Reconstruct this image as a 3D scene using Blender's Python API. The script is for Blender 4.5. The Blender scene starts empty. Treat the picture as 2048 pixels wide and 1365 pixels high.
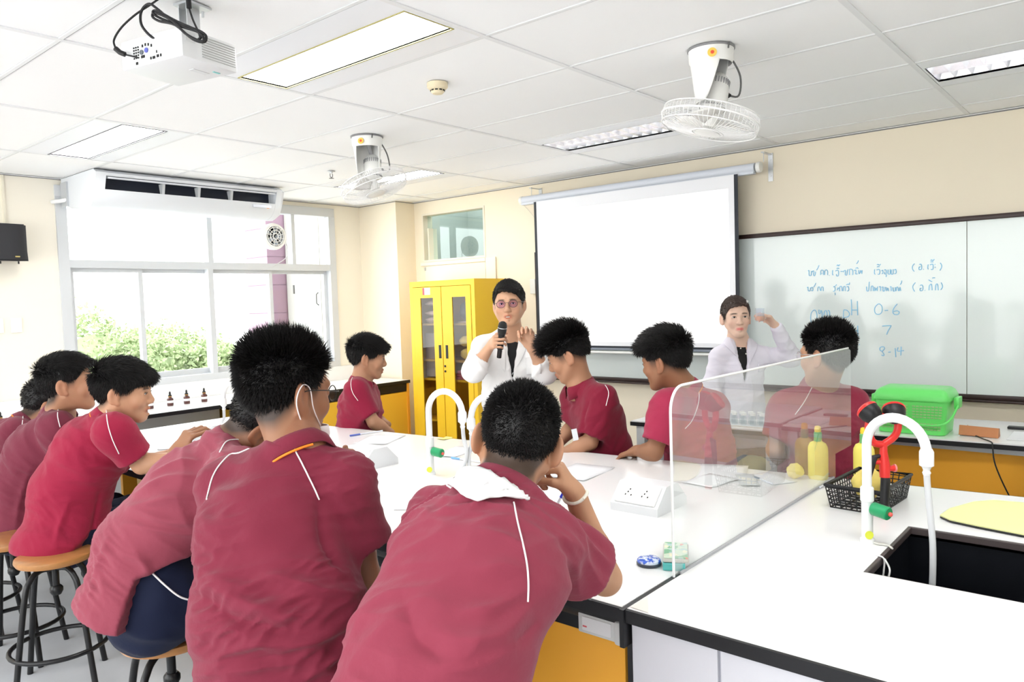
import bpy, bmesh, math, random
import numpy as np
from mathutils import Vector, Matrix, noise
from mathutils.bvhtree import BVHTree

# ------------------------------------------------------------------ camera, world, light, exposure
C = bpy.context.scene.collection
SC = bpy.context.scene
FPX = 1513.86                       # focal length in pixels of the 2048 x 1365 frame
YAW, PITCH, ROLL = math.radians(40.1688), math.radians(-3.0402), math.radians(-1.8191)
CAM = np.array([0.0, 0.0, 1.6])
_f = np.array([math.cos(YAW)*math.cos(PITCH), math.sin(YAW)*math.cos(PITCH), math.sin(PITCH)])
_r = np.cross(_f, [0, 0, 1]); _r /= np.linalg.norm(_r); _u = np.cross(_r, _f)
RR = _r*math.cos(ROLL)+_u*math.sin(ROLL); UU = -_r*math.sin(ROLL)+_u*math.cos(ROLL); FF = _f
cam = bpy.data.cameras.new('camera'); cam.sensor_width = 36.0; cam.lens = FPX/2048*36.0
cam.clip_start = 0.05; cam.clip_end = 200
co = bpy.data.objects.new('camera', cam); C.objects.link(co)
m = Matrix.Identity(4)
for i in range(3):
    m[i][0], m[i][1], m[i][2], m[i][3] = RR[i], UU[i], -FF[i], CAM[i]
co.matrix_world = m
SC.camera = co
SC.view_settings.view_transform = 'Standard'; SC.view_settings.look = 'None'
SC.view_settings.gamma = 1.0; SC.view_settings.use_curve_mapping = False
SC.view_settings.exposure = 0.74
SC.cycles.use_denoising = True
SC.cycles.max_bounces = 8; SC.cycles.transparent_max_bounces = 24; SC.cycles.diffuse_bounces = 4
SC.cycles.caustics_reflective = False; SC.cycles.caustics_refractive = False
SC.cycles.sample_clamp_indirect = 6.0

wd = bpy.data.worlds.new('world'); SC.world = wd; wd.use_nodes = True
nt = wd.node_tree; bg = nt.nodes['Background']
tc = nt.nodes.new('ShaderNodeTexCoord'); sx = nt.nodes.new('ShaderNodeSeparateXYZ'); cr = nt.nodes.new('ShaderNodeValToRGB')
nt.links.new(tc.outputs['Generated'], sx.inputs[0]); nt.links.new(sx.outputs['Z'], cr.inputs[0])
cr.color_ramp.elements[0].position = 0.0; cr.color_ramp.elements[0].color = (0.93, 0.94, 0.93, 1)
cr.color_ramp.elements[1].position = 0.5; cr.color_ramp.elements[1].color = (0.94, 0.97, 1.0, 1)
nt.links.new(cr.outputs[0], bg.inputs[0]); bg.inputs[1].default_value = 3.3

# ------------------------------------------------------------------ helpers
def ray(x, y): return RR*(x-1024)/FPX-UU*(y-682.5)/FPX+FF
def at(x, y, d): return CAM+ray(x, y)*d                       # point at forward distance d
def onz(x, y, z): r = ray(x, y); return CAM+r*(z-1.6)/r[2]
def onx(x, y, X): r = ray(x, y); return CAM+r*X/r[0]
def ony(x, y, Y): r = ray(x, y); return CAM+r*Y/r[1]
V = lambda *a: np.array(a, float)
def nrm(v): v = np.asarray(v, float); return v/(np.linalg.norm(v)+1e-12)
_M = {}
def mat(name, col, rough=0.6, spec=0.35, metal=0.0, emit=None, es=0.0, bump=0.0, bscale=60.0, var=0.0, vscale=8.0, trans=0.0, alpha=1.0, coat=0.0, vcol=None, sheen=0.0, stretch=None, bdist=.004):
    if name in _M: return _M[name]
    ma = bpy.data.materials.new(name); ma.use_nodes = True; _M[name] = ma
    n = ma.node_tree; b = n.nodes['Principled BSDF']
    b.inputs['Base Color'].default_value = (*col, 1); b.inputs['Roughness'].default_value = rough
    b.inputs['Specular IOR Level'].default_value = spec; b.inputs['Metallic'].default_value = metal
    if trans: b.inputs['Transmission Weight'].default_value = trans
    if coat: b.inputs['Coat Weight'].default_value = coat
    if sheen: b.inputs['Sheen Weight'].default_value = sheen; b.inputs['Sheen Roughness'].default_value = .5
    if alpha < 1: b.inputs['Alpha'].default_value = alpha
    if emit: b.inputs['Emission Color'].default_value = (*emit, 1); b.inputs['Emission Strength'].default_value = es
    t = n.nodes.new('ShaderNodeTexCoord'); src = t.outputs['Object']
    if stretch:
        mp = n.nodes.new('ShaderNodeMapping'); mp.inputs['Scale'].default_value = stretch; n.links.new(src, mp.inputs[0]); src = mp.outputs[0]
    colsock = None
    if vcol:
        a = n.nodes.new('ShaderNodeAttribute'); a.attribute_name = vcol; colsock = a.outputs['Color']
    if var:
        ns = n.nodes.new('ShaderNodeTexNoise'); ns.inputs['Scale'].default_value = vscale; ns.inputs['Detail'].default_value = 4
        n.links.new(src, ns.inputs['Vector'])
        hs = n.nodes.new('ShaderNodeHueSaturation'); mr = n.nodes.new('ShaderNodeMapRange')
        mr.inputs['To Min'].default_value = 1-var; mr.inputs['To Max'].default_value = 1+var
        n.links.new(ns.outputs['Fac'], mr.inputs['Value']); n.links.new(mr.outputs[0], hs.inputs['Value'])
        if colsock: n.links.new(colsock, hs.inputs['Color'])
        else: hs.inputs['Color'].default_value = (*col, 1)
        colsock = hs.outputs[0]
    if colsock: n.links.new(colsock, b.inputs['Base Color'])
    if bump:
        ns = n.nodes.new('ShaderNodeTexNoise'); ns.inputs['Scale'].default_value = bscale; ns.inputs['Detail'].default_value = 5
        n.links.new(src, ns.inputs['Vector'])
        bp = n.nodes.new('ShaderNodeBump'); bp.inputs['Strength'].default_value = bump; bp.inputs['Distance'].default_value = bdist
        n.links.new(ns.outputs['Fac'], bp.inputs['Height']); n.links.new(bp.outputs[0], b.inputs['Normal'])
    return ma
def glassmat(name, tint=(1, 1, 1), ior=1.45, rough=0.0, gl=(1, 1, 1), haze=0.0, hcol=(1, 1, 1)):
    if name in _M: return _M[name]
    ma = bpy.data.materials.new(name); ma.use_nodes = True; _M[name] = ma
    n = ma.node_tree; n.nodes.remove(n.nodes['Principled BSDF']); out = n.nodes['Material Output']
    tr = n.nodes.new('ShaderNodeBsdfTransparent'); tr.inputs[0].default_value = (*tint, 1)
    g = n.nodes.new('ShaderNodeBsdfGlossy'); g.inputs['Roughness'].default_value = rough; g.inputs[0].default_value = (*gl, 1)
    fr = n.nodes.new('ShaderNodeFresnel'); fr.inputs[0].default_value = ior
    mx = n.nodes.new('ShaderNodeMixShader'); ge = n.nodes.new('ShaderNodeNewGeometry'); mu = n.nodes.new('ShaderNodeMath'); mu.operation = 'MULTIPLY_ADD'; mu.inputs[1].default_value = -1; mu.inputs[2].default_value = 1
    n.links.new(ge.outputs['Backfacing'], mu.inputs[0]); mm = n.nodes.new('ShaderNodeMath'); mm.operation = 'MULTIPLY'; n.links.new(mu.outputs[0], mm.inputs[0]); n.links.new(fr.outputs[0], mm.inputs[1]); n.links.new(mm.outputs[0], mx.inputs[0]); n.links.new(g.outputs[0], mx.inputs[2])
    if haze:
        d = n.nodes.new('ShaderNodeBsdfDiffuse'); d.inputs[0].default_value = (*hcol, 1)
        m2 = n.nodes.new('ShaderNodeMixShader'); m2.inputs[0].default_value = haze
        n.links.new(tr.outputs[0], m2.inputs[1]); n.links.new(d.outputs[0], m2.inputs[2]); n.links.new(m2.outputs[0], mx.inputs[1])
    else: n.links.new(tr.outputs[0], mx.inputs[1])
    n.links.new(mx.outputs[0], out.inputs[0])
    return ma

class MB:
    """collects shapes (world coordinates) and links them as ONE mesh object"""
    def __init__(s): s.v = []; s.f = []; s.m = []; s.n = 0
    def add(s, v, f, mi=0):
        v = np.asarray(v, float).reshape(-1, 3); s.v.append(v)
        s.f += [tuple(int(i)+s.n for i in q) for q in f]; s.m += [mi]*len(f); s.n += len(v); return s
    def box(s, a, b, mi=0, bev=0.0):
        lo = np.minimum(a, b); hi = np.maximum(a, b)
        if bev > 0:
            bm = bmesh.new(); bmesh.ops.create_cube(bm, size=1)
            for v in bm.verts: v.co = Vector([lo[i]+(v.co[i]+.5)*(hi[i]-lo[i]) for i in range(3)])
            bmesh.ops.bevel(bm, geom=bm.edges[:]+bm.verts[:], offset=bev, segments=2, affect='EDGES', profile=0.5)
            s.add([v.co[:] for v in bm.verts], [[v.index for v in f.verts] for f in bm.faces], mi) if not bm.verts.index_update() else 0
            bm.free(); return s
        v = [(x, y, z) for x in (lo[0], hi[0]) for y in (lo[1], hi[1]) for z in (lo[2], hi[2])]
        return s.add(v, [(0, 1, 3, 2), (4, 6, 7, 5), (0, 4, 5, 1), (2, 3, 7, 6), (0, 2, 6, 4), (1, 5, 7, 3)], mi)
    def hexa(s, bot, top, mi=0):
        return s.add(list(bot)+list(top), [(3, 2, 1, 0), (4, 5, 6, 7), (0, 1, 5, 4), (1, 2, 6, 5), (2, 3, 7, 6), (3, 0, 4, 7)], mi)
    def obox(s, c, ax, ay, az, mi=0, bev=0.0):
        """oriented box: half axis vectors"""
        c, ax, ay, az = map(lambda q: np.asarray(q, float), (c, ax, ay, az))
        t = MB(); t.box((-1, -1, -1), (1, 1, 1), 0) if not bev else None
        if bev:
            l = [np.linalg.norm(q) for q in (ax, ay, az)]; t.box([-q for q in l], l, 0, bev)
            v = np.concatenate(t.v); v = c+v[:, :1]*nrm(ax)+v[:, 1:2]*nrm(ay)+v[:, 2:]*nrm(az)
        else: v = np.concatenate(t.v); v = c+v[:, :1]*ax+v[:, 1:2]*ay+v[:, 2:]*az
        return s.add(v, t.f, mi)
    def tube(s, pts, r, mi=0, n=10, cap=True, smooth_path=0, ry=None):
        P = np.asarray(pts, float)
        if smooth_path:
            P = catmull(P, smooth_path)
        R_ = np.broadcast_to(np.asarray(r, float), (len(np.asarray(pts)),)) if np.ndim(r) else np.full(len(P), float(r))
        if len(R_) != len(P): R_ = np.interp(np.linspace(0, 1, len(P)), np.linspace(0, 1, len(R_)), R_)
        T = np.gradient(P, axis=0); T /= np.linalg.norm(T, axis=1)[:, None]+1e-12
        up = V(0, 0, 1) if abs(T[0][2]) < .9 else V(1, 0, 0)
        X = nrm(np.cross(T[0], up)); ang = np.linspace(0, 2*math.pi, n, endpoint=False); vs = []
        for i in range(len(P)):
            X = nrm(X-T[i]*(X@T[i])); Y = np.cross(T[i], X)
            vs.append(P[i]+R_[i]*(np.cos(ang)[:, None]*X+np.sin(ang)[:, None]*Y))
        f = []
        for i in range(len(P)-1):
            for j in range(n):
                k = (j+1) % n; f.append((i*n+j, i*n+k, (i+1)*n+k, (i+1)*n+j))
        if cap: f += [tuple(range(n-1, -1, -1)), tuple(range((len(P)-1)*n, len(P)*n))]
        return s.add(np.concatenate(vs), f, mi)
    def lathe(s, prof, c=(0, 0, 0), axis=(0, 0, 1), n=32, mi=0, cap=True):
        a = nrm(axis); X = nrm(np.cross(a, V(1, 0, 0) if abs(a[0]) < .9 else V(0, 1, 0))); Y = np.cross(a, X)
        ang = np.linspace(0, 2*math.pi, n, endpoint=False); vs = []
        for r, z in prof: vs.append(np.asarray(c)+a*z+r*(np.cos(ang)[:, None]*X+np.sin(ang)[:, None]*Y))
        f = []
        for i in range(len(prof)-1):
            for j in range(n):
                k = (j+1) % n; f.append((i*n+j, i*n+k, (i+1)*n+k, (i+1)*n+j))
        if cap: f += [tuple(range(n-1, -1, -1)), tuple(range((len(prof)-1)*n, len(prof)*n))]
        return s.add(np.concatenate(vs), f, mi)
    def prism(s, poly, off, mi=0):
        """closed planar polygon (3D points) extruded by vector off"""
        p = np.asarray(poly, float); n = len(p); off = np.asarray(off, float)
        f = [tuple(range(n)), tuple(range(2*n-1, n-1, -1))]
        f += [(i, n+i, n+(i+1) % n, (i+1) % n) for i in range(n)]
        return s.add(np.concatenate([p, p+off]), f, mi)
    def ell(s, c, r, rot=None, mi=0, n=20):
        bm = bmesh.new(); bmesh.ops.create_uvsphere(bm, u_segments=n, v_segments=max(6, n//2), radius=1)
        v = np.array([q.co[:] for q in bm.verts])*np.asarray(r)
        if rot is not None: v = v@np.asarray(rot).T
        bm.verts.index_update()
        s.add(v+np.asarray(c), [[q.index for q in f.verts] for f in bm.faces], mi); bm.free(); return s
    def build(s, name, mats, parent=None, smooth=None, recalc=True):
        if not isinstance(mats, (list, tuple)): mats = [mats]
        me = bpy.data.meshes.new(name); v = np.concatenate(s.v) if s.v else np.zeros((0, 3))
        me.from_pydata(v.tolist(), [], s.f)
        for q in mats: me.materials.append(q)
        me.polygons.foreach_set('material_index', s.m)
        if recalc:
            bm = bmesh.new(); bm.from_mesh(me); bmesh.ops.recalc_face_normals(bm, faces=bm.faces[:]); bm.to_mesh(me); bm.free()
        if smooth is not None:
            me.shade_smooth()
            if smooth < 180: me.set_sharp_from_angle(angle=math.radians(smooth))
        me.update(); return link(name, me, parent)
def catmull(P, k):
    P = np.asarray(P, float); Q = np.concatenate([[2*P[0]-P[1]], P, [2*P[-1]-P[-2]]]); out = []
    for i in range(1, len(Q)-2):
        for t in np.linspace(0, 1, k, endpoint=False):
            a, b, c, d = Q[i-1], Q[i], Q[i+1], Q[i+2]
            out.append(.5*((2*b)+(-a+c)*t+(2*a-5*b+4*c-d)*t*t+(-a+3*b-3*c+d)*t**3))
    out.append(P[-1]); return np.array(out)
def link(name, me, parent=None):
    o = bpy.data.objects.new(name, me); C.objects.link(o)
    if parent is not None:
        o.parent = parent; o.matrix_parent_inverse = root_matrix(parent).inverted()
    return o
def root_matrix(o):
    mm = Matrix.LocRotScale(o.location, o.rotation_euler, o.scale)
    return root_matrix(o.parent) @ o.matrix_parent_inverse @ mm if o.parent else mm
def thing(name, label, cat, loc=(0, 0, 0), group=None):
    o = bpy.data.objects.new(name, None); C.objects.link(o); o.location = loc; o.empty_display_size = .1
    return tag(o, label, cat, group)
def tag(o, label, cat, group=None, kind=None):
    if label: o['label'] = label
    if cat: o['category'] = cat
    if group: o['group'] = group
    if kind: o['kind'] = kind
    return o
def struct(o): o['kind'] = 'structure'; return o
def dup(root, delta, label=None, rotz=0.0):
    r = root.copy(); C.objects.link(r); r.location = Vector(root.location)+Vector(delta); r.rotation_euler = (0, 0, rotz)
    if label: r['label'] = label
    for ch in [q for q in root.children]:
        c = ch.copy(); C.objects.link(c); c.parent = r; c.matrix_parent_inverse = ch.matrix_parent_inverse.copy()
        for g in ch.children:
            d = g.copy(); C.objects.link(d); d.parent = c; d.matrix_parent_inverse = g.matrix_parent_inverse.copy()
    return r
WHITE = mat('white_paint', (.86, .87, .88), .5)
PLAST = mat('white_plastic', (.88, .88, .86), .35)
BLACK = mat('black_plastic', (.012, .012, .014), .4)
DARK = mat('dark_gap', (.02, .02, .02), .8)
STEEL = mat('galvanised_steel', (.62, .64, .66), .35, metal=.8)
# ------------------------------------------------------------------ the room
WX, WY, CZ = 5.70, 6.76, 2.70
CREAM = mat('cream_wall_paint', (.87, .79, .64), .75, var=.02, vscale=1.5, bump=.05, bscale=120)
PALEW = mat('pale_wall_paint', (.88, .83, .72), .75, var=.02, vscale=1.5, bump=.05, bscale=120)
FLOOR = mat('grey_terrazzo_floor', (.56, .58, .61), .35, var=.12, vscale=5, bump=.05)
struct(MB().box((-2.6, -3.65, -.1), (8, 8, 0)).build('floor', FLOOR))
struct(MB().box((WX, -3.5, 0), (WX+.15, 5.12, CZ+.1)).box((WX, 6.03, 0), (WX+.15, 6.15, CZ+.1)).box((WX, 5.12, 2.565), (WX+.15, 6.03, CZ+.1)).box((WX, 5.12, 0), (WX+.15, 6.03, 2.047)).build('wall_board', CREAM))
struct(MB().box((5.435, 6.15, 0), (WX+.15, WY+.2, CZ+.1)).build('wall_pillar', CREAM))
# unseen rear walls: the back window opening is widened to light the near side
struct(MB().box((-2.6, -3.65, 0), (WX+.15, -3.5, CZ+.1)).build('wall_right', PALEW))
struct(MB().box((-2.6, -3.5, 0), (-2.45, -1.6, CZ+.1)).box((-2.6, -1.6, 0), (-2.45, 6.5, .45)).box((-2.6, -1.6, 2.62), (-2.45, 6.5, CZ+.1)).box((-2.6, 6.5, 0), (-2.45, 6.96, CZ+.1)).build('wall_back', PALEW))
# window wall with the opening
wx0, wx1, wz0, wz1 = 2.40, 5.03, .98, 2.60
w = MB(); w.box((-2.6, WY, 0), (wx0, WY+.2, CZ+.1)).box((wx1, WY, 0), (5.5, WY+.2, CZ+.1)).box((wx0, WY, 0), (wx1, WY+.2, wz0)).box((wx0, WY, wz1), (wx1, WY+.2, CZ+.1))
struct(w.build('wall_window', PALEW))
# window
ALU = mat('white_aluminium', (.62, .64, .66), .4)
GL = glassmat('window_glass', (.97, .99, .98), 1.3)
wn = tag(bpy.data.objects.new('window_1', None), None, None, kind='structure'); C.objects.link(wn); wn.location = (3.7, WY, wz0)
f = MB(); t = .055; y0, y1 = WY-.02, WY+.09
f.box((wx0-.05, y0, wz0-.05), (wx1+.05, y1, wz0+.03), bev=.004).box((wx0-.05, y0, wz1-.04), (wx1+.05, y1, wz1+.05), bev=.004)
f.box((wx0-.05, y0, wz0+.03), (wx0+.03, y1, wz1-.04)).box((wx1-.03, y0, wz0+.03), (wx1+.05, y1, wz1-.04))
f.box((wx0+.01, y0+.005, 1.985), (wx1-.01, y1-.005, 2.05))
f.build('window_frame', ALU, wn, 30)
f = MB(); f.box((3.635, y0+.02, 2.05), (3.685, y1-.01, wz1-.04)); f.box((4.55, y0+.02, 2.05), (4.59, y1-.01, wz1-.04)); f.box((3.615, y0+.004, wz0+.03), (3.665, y1-.004, 1.985))
f.build('mullion', ALU, wn, 30)
for i, (a, b, yy) in enumerate(((2.43, 3.03, .03), (2.99, 3.66, .055), (3.64, 4.32, .03), (4.28, 5.0, .055))):
    s = MB(); ya, yb = WY+yy, WY+yy+.025; z0, z1 = wz0+.03, 1.985
    s.box((a+.038, ya, z0), (b-.038, yb, z0+.05)).box((a+.038, ya, z1-.035), (b-.038, yb, z1)).box((a, ya, z0), (a+.038, yb, z1)).box((b-.038, ya, z0), (b, yb, z1))
    so = s.build('sliding_sash', ALU, wn, 30)
    MB().box((a+.03, ya+.01, z0+.04), (b-.03, ya+.015, z1-.03)).build('window_pane', GL, so)
    if i in (1, 2):
        hx = b-.02 if i == 1 else a+.035
        MB().box((hx-.008, ya-.006, 1.38), (hx+.008, ya+.004, 1.62), bev=.002).build('latch', mat('grey_latch', (.35, .36, .38), .4), so)
for a, b in ((2.43, 3.64), (3.68, 4.56), (4.58, 5.0)):
    MB().box((a, WY+.04, 2.05), (b, WY+.045, wz1-.04)).build('transom_pane', GL, wn)
# transom window above the hidden door
wn2 = tag(bpy.data.objects.new('window_2', None), None, None, kind='structure'); C.objects.link(wn2); wn2.location = (WX, 5.57, 2.05)
f = MB(); ya, yb, za, zb = 5.12, 6.03, 2.047, 2.565
for A, B in (((ya, za), (yb, za+.02)), ((ya, zb-.02), (yb, zb)), ((ya, za+.02), (ya+.02, zb-.02)), ((yb-.02, za+.02), (yb, zb-.02)), ((yb-.10, za+.02), (yb-.085, zb-.16))):
    f.box((WX-.005, A[0], A[1]), (WX+.12, B[0], B[1]))
f.build('window_frame', mat('cream_trim', (.82, .76, .64), .5), wn2)
MB().box((WX+.06, ya+.01, za+.01), (WX+.066, yb-.01, zb-.01)).build('window_pane', glassmat('green_glass', (.86, .93, .90), 1.9, gl=(.95, 1, 1)), wn2)
# corridor seen through the transom
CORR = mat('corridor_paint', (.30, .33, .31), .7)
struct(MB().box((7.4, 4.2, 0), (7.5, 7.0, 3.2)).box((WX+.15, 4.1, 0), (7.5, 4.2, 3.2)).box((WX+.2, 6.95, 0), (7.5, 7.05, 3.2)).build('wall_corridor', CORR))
# door under the transom, behind the cabinet
dr = tag(bpy.data.objects.new('door_1', None), None, None, kind='structure'); C.objects.link(dr); dr.location = (WX, 5.57, 0)
MB().box((WX-.012, 5.12, .01), (WX+.0, 6.0, 2.0), bev=.003).build('door_leaf', mat('cream_door', (.84, .79, .68), .5), dr)
for z in (1.98, 1.83): MB().box((WX-.02, 5.985, z-.025), (WX-.008, 6.005, z+.01)).build('hinge', STEEL, dr)
MB().box((WX-.02, 4.98, 0), (WX-.0005, 5.112, 2.045), bev=.004).box((WX-.018, 5.117, 2.005), (WX-.0005, 6.06, 2.043), bev=.004).build('door_frame', mat('cream_trim2', (.86, .81, .70), .5), dr)
MB().box((WX-.014, 5.112, .01), (WX-.0125, 5.117, 2.04)).build('door_gap', DARK, dr)
# ceiling: tiles, tee bars, light fixtures in their cells
XL = [1.22-.5935*k for k in range(6, 0, -1)]+[1.22+.5935*k for k in range(8)]
YL = [.905+1.222*k for k in range(-4, 5)]
TILE = mat('ceiling_tile', (.93, .935, .94), .8, bump=.12, bscale=220, var=.015, vscale=2.0)
TEE = mat('ceiling_tee_bar', (.80, .81, .82), .5)
fixt = {(1.81, 2.127): 0, (1.81, 4.571): 0, (4.18, 4.571): 0, (4.18, 2.127): 1, (4.18, -.317): 1, (1.81, -.317): 0, (1.81, -2.761): 0, (4.18, -2.761): 1}
def isfix(x, y):
    for (a, b), k in fixt.items():
        if abs(a-x) < .06 and abs(b-y) < .06: return k
    return None
cm = MB(); gp = MB(); XE = [-2.4]+XL+[WX+.2]; YE = [-3.99]+YL+[5.79, 7.0]
YE = sorted(set([round(v, 3) for v in YL+[7.0]])); YE = [v for v in YE if v < 6.0]+[7.0]
fcells = []
for i in range(len(XE)-1):
    for j in range(len(YE)-1):
        a, b, c, d = XE[i], XE[i+1], YE[j], YE[j+1]
        k = isfix(a, c)
        if k is not None: fcells.append((a, b, c, d, k)); continue
        cm.box((a+.011, c+.011, CZ+.004), (b-.011, d-.011, CZ+.03), 0)
        cm.box((a+.011, c+.011, CZ+.004), (a+.0145, d-.011, CZ+.0042), 2)
for x in XE[1:-1]: cm.box((x-.0085, YE[0], CZ), (x+.0085, 7.0, CZ+.04), 1); cm.box((x+.0085, YE[0], CZ+.001), (x+.0115, 7.0, CZ+.003), 2)  # thin dark strips paint the shadow line along the bars
for y in YE[1:-1]: cm.box((XE[0], y-.013, CZ-.001), (XE[-1], y+.013, CZ+.04), 1)
cm.box((-2.4, YE[0], CZ+.05), (WX+.2, 7.0, CZ+.15), 0)
# wall angle, with its shadow line painted as a thin dark strip
cm.box((WX-.022, YE[0], CZ-.004), (WX, 6.15, CZ), 1).box((WX-.004, YE[0], CZ-.010), (WX, 6.15, CZ-.004), 2).box((-1.5, WY-.022, CZ-.004), (5.435, WY, CZ), 1).box((-1.5, WY-.004, CZ-.009), (5.435, WY, CZ-.004), 2)
cm.box((5.431, 6.15, CZ-.010), (5.435, WY, CZ-.004), 2).box((5.435, 6.146, CZ-.010), (WX, 6.15, CZ-.004), 2)
struct(cm.build('ceiling', [TILE, TEE, mat('painted_gap_shadow', (.22, .22, .23), .8)], recalc=False))
LAMP = mat('lamp_diffuser', (.95, .95, .95), .5, emit=(1, .985, .96), es=12.0)
TUBE = mat('fluorescent_tube', (.95, .95, .95), .5, emit=(1, .98, .96), es=48.0)
FIXW = mat('fixture_white', (.85, .87, .91), .4)
MIRR = mat('louver_aluminium', (.90, .91, .95), .22, metal=.75)
lbl = {(1.81, 2.127): 'long flat recessed ceiling light with yellowed edges nearest the projector', (1.81, 4.571): 'flat recessed ceiling light in front of the air conditioner', (4.18, 4.571): 'flat recessed ceiling light partly behind the left orbit fan',
       (4.18, 2.127): 'louvred ceiling light above the projection screen', (4.18, -.317): 'louvred ceiling light at the right edge above the whiteboard', (1.81, -.317): 'flat recessed ceiling light over the sink behind the viewer',
       (1.81, -2.761): 'flat recessed ceiling light at the back corner', (4.18, -2.761): 'louvred ceiling light at the far right out of view'}
for a, b, c, d, k in fcells:
    lb = [v for q, v in lbl.items() if abs(q[0]-a) < .06 and abs(q[1]-c) < .06][0]
    t = thing('ceiling_light', lb, 'ceiling light', ((a+b)/2, (c+d)/2, CZ), 'recessed ceiling light fixtures')
    hw = .13 if k == 0 else .165; mx = (a+b)/2+.005; z = CZ-.0
    h = MB(); ya, yb = c+.015, d-.015; xa, xb = a+.011, b-.011; oy0, oy1 = c+.03, d-.03
    h.box((xa, ya, z), (mx-hw, yb, z+.01)).box((mx+hw, ya, z), (xb, yb, z+.01)).box((mx-hw, ya, z), (mx+hw, oy0, z+.01)).box((mx-hw, oy1, z), (mx+hw, yb, z+.01))
    h.box((mx-hw-.004, oy0, z), (mx-hw, oy1, z+.09)).box((mx+hw, oy0, z), (mx+hw+.004, oy1, z+.09)).box((mx-hw, oy0-.004, z), (mx+hw, oy0, z+.09)).box((mx-hw, oy1, z), (mx+hw, oy1+.004, z+.09)).box((mx-hw, oy0, z+.088), (mx+hw, oy1, z+.092))
    h.build('housing', FIXW, t)
    if k == 0:
        MB().box((mx-hw+.004, oy0+.004, z+.006), (mx+hw-.004, oy1-.004, z+.010)).build('diffuser', LAMP, t)
        g = MB(); g.box((mx-hw-.005, oy0, z-.003), (mx-hw+.003, oy1, z)).box((mx+hw-.003, oy0, z-.003), (mx+hw+.005, oy1, z)); g.box((mx-hw-.005, oy0-.006, z-.003), (mx+hw+.005, oy0, z)).box((mx-hw-.005, oy1, z-.003), (mx+hw+.005, oy1+.006, z))
        g.build('diffuser_frame', [mat('yellowed_edge', (.45, .40, .16), .6)], t) if abs(c-2.127) < .1 else g.build('diffuser_frame', [mat('dark_edge', (.16, .16, .17), .6)], t)
    else:
        for xx in (mx-.075, mx+.075): MB().tube([(xx, oy0+.02, z+.06), (xx, oy1-.02, z+.06)], .013, n=12).build('fluorescent_tube', TUBE, t, 40)
        l = MB(); nb = 15
        for i in range(nb+1):
            yy = oy0+(oy1-oy0)*i/nb
            l.prism([(mx-hw, yy-.012, z+.045), (mx-hw, yy+.012, z+.045), (mx-hw, yy, z+.002)], (2*hw, 0, 0))
        l.prism([(mx-.018, oy0, z+.045), (mx+.018, oy0, z+.045), (mx, oy0, z+.002)], (0, oy1-oy0, 0))
        l.build('louver', MIRR, t)
# ------------------------------------------------------------------ outside the window
LEAF = mat('leaf_green', (.34, .41, .22), .7, var=.4, vscale=2.2, bump=.6, bscale=4)
BARK = mat('bark', (.25, .19, .13), .9, bump=.5, bscale=20)
rng = np.random.default_rng(7)
def blob_tree(name, label, c, r, seed, trunk=True, grp=None):
    g = np.random.default_rng(seed); t = thing(name, label, 'tree', (c[0], c[1], c[2]-r[2]-2.5), grp)
    mb = MB(); n = 15000
    for i in range(n):
        d = nrm(g.normal(size=3)); rr = g.uniform(.55, 1.0)**.4; lump = 1+.22*math.sin(5*d[0]+seed)*math.cos(4*d[2]+seed)+.12*math.sin(11*d[1])
        p = np.asarray(c)+d*np.asarray(r)*rr*lump
        a = nrm(g.normal(size=3)); b = nrm(np.cross(a, g.normal(size=3))); s = g.uniform(.03, .08)
        mb.add([p-a*s, p-b*s*.6, p+a*s, p+b*s*.6], [(0, 1, 2, 3)])
    mb.ell(c, np.asarray(r)*.8, n=14)
    mb.build('foliage', LEAF, t, recalc=False)
    MB().tube([(c[0], c[1], c[2]-r[2]-2.5), (c[0]+.2, c[1], c[2]-r[2]*.3)], [.3, .18], n=8).build('trunk', BARK, t)
for i, (px, py, Y, r, lb) in enumerate([(205, 800, 21, (1.9, 1.5, 2.2), 'pale green tree crown outside the left window pane'), (335, 790, 24, (2.1, 1.6, 2.2), 'tallest green tree crown outside the second window pane'),
        (300, 800, 17.5, (1.6, 1.3, 1.3), 'green tree crown in front, behind the first window post'), (458, 812, 16.5, (1.2, .9, 1.3), 'yellowish green tree crown outside the middle window post'), (395, 838, 14.5, (1.0, .9, .9), 'low bush outside below the second window pane'), (560, 800, 26, (2.6, 1.8, 2.2), 'green tree crown outside behind the student with glasses')]):
    p = ony(px, py, Y); blob_tree('tree', lb, p, r, i+3, grp='trees outside the window')
bl = thing('building', 'pale hazy building far outside beyond the trees', 'building', ony(480, 690, 60))
a = ony(300, 640, 60); b = ony(575, 560, 60)
MB().box((a[0], 60, -12), (b[0], 66, b[2])).build('facade', mat('pale_facade', (.9, .88, .88), .8), bl)
wm = mat('facade_window', (.62, .62, .68), .4)
for px, py in ((405, 650), (465, 640), (490, 648), (502, 625), (523, 627), (470, 600)):
    p = ony(px, py, 59.9); MB().box((p[0]-.35, 59.85, p[2]-.5), (p[0]+.35, 59.99, p[2]+.4)).build('window', wm, bl)
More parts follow.
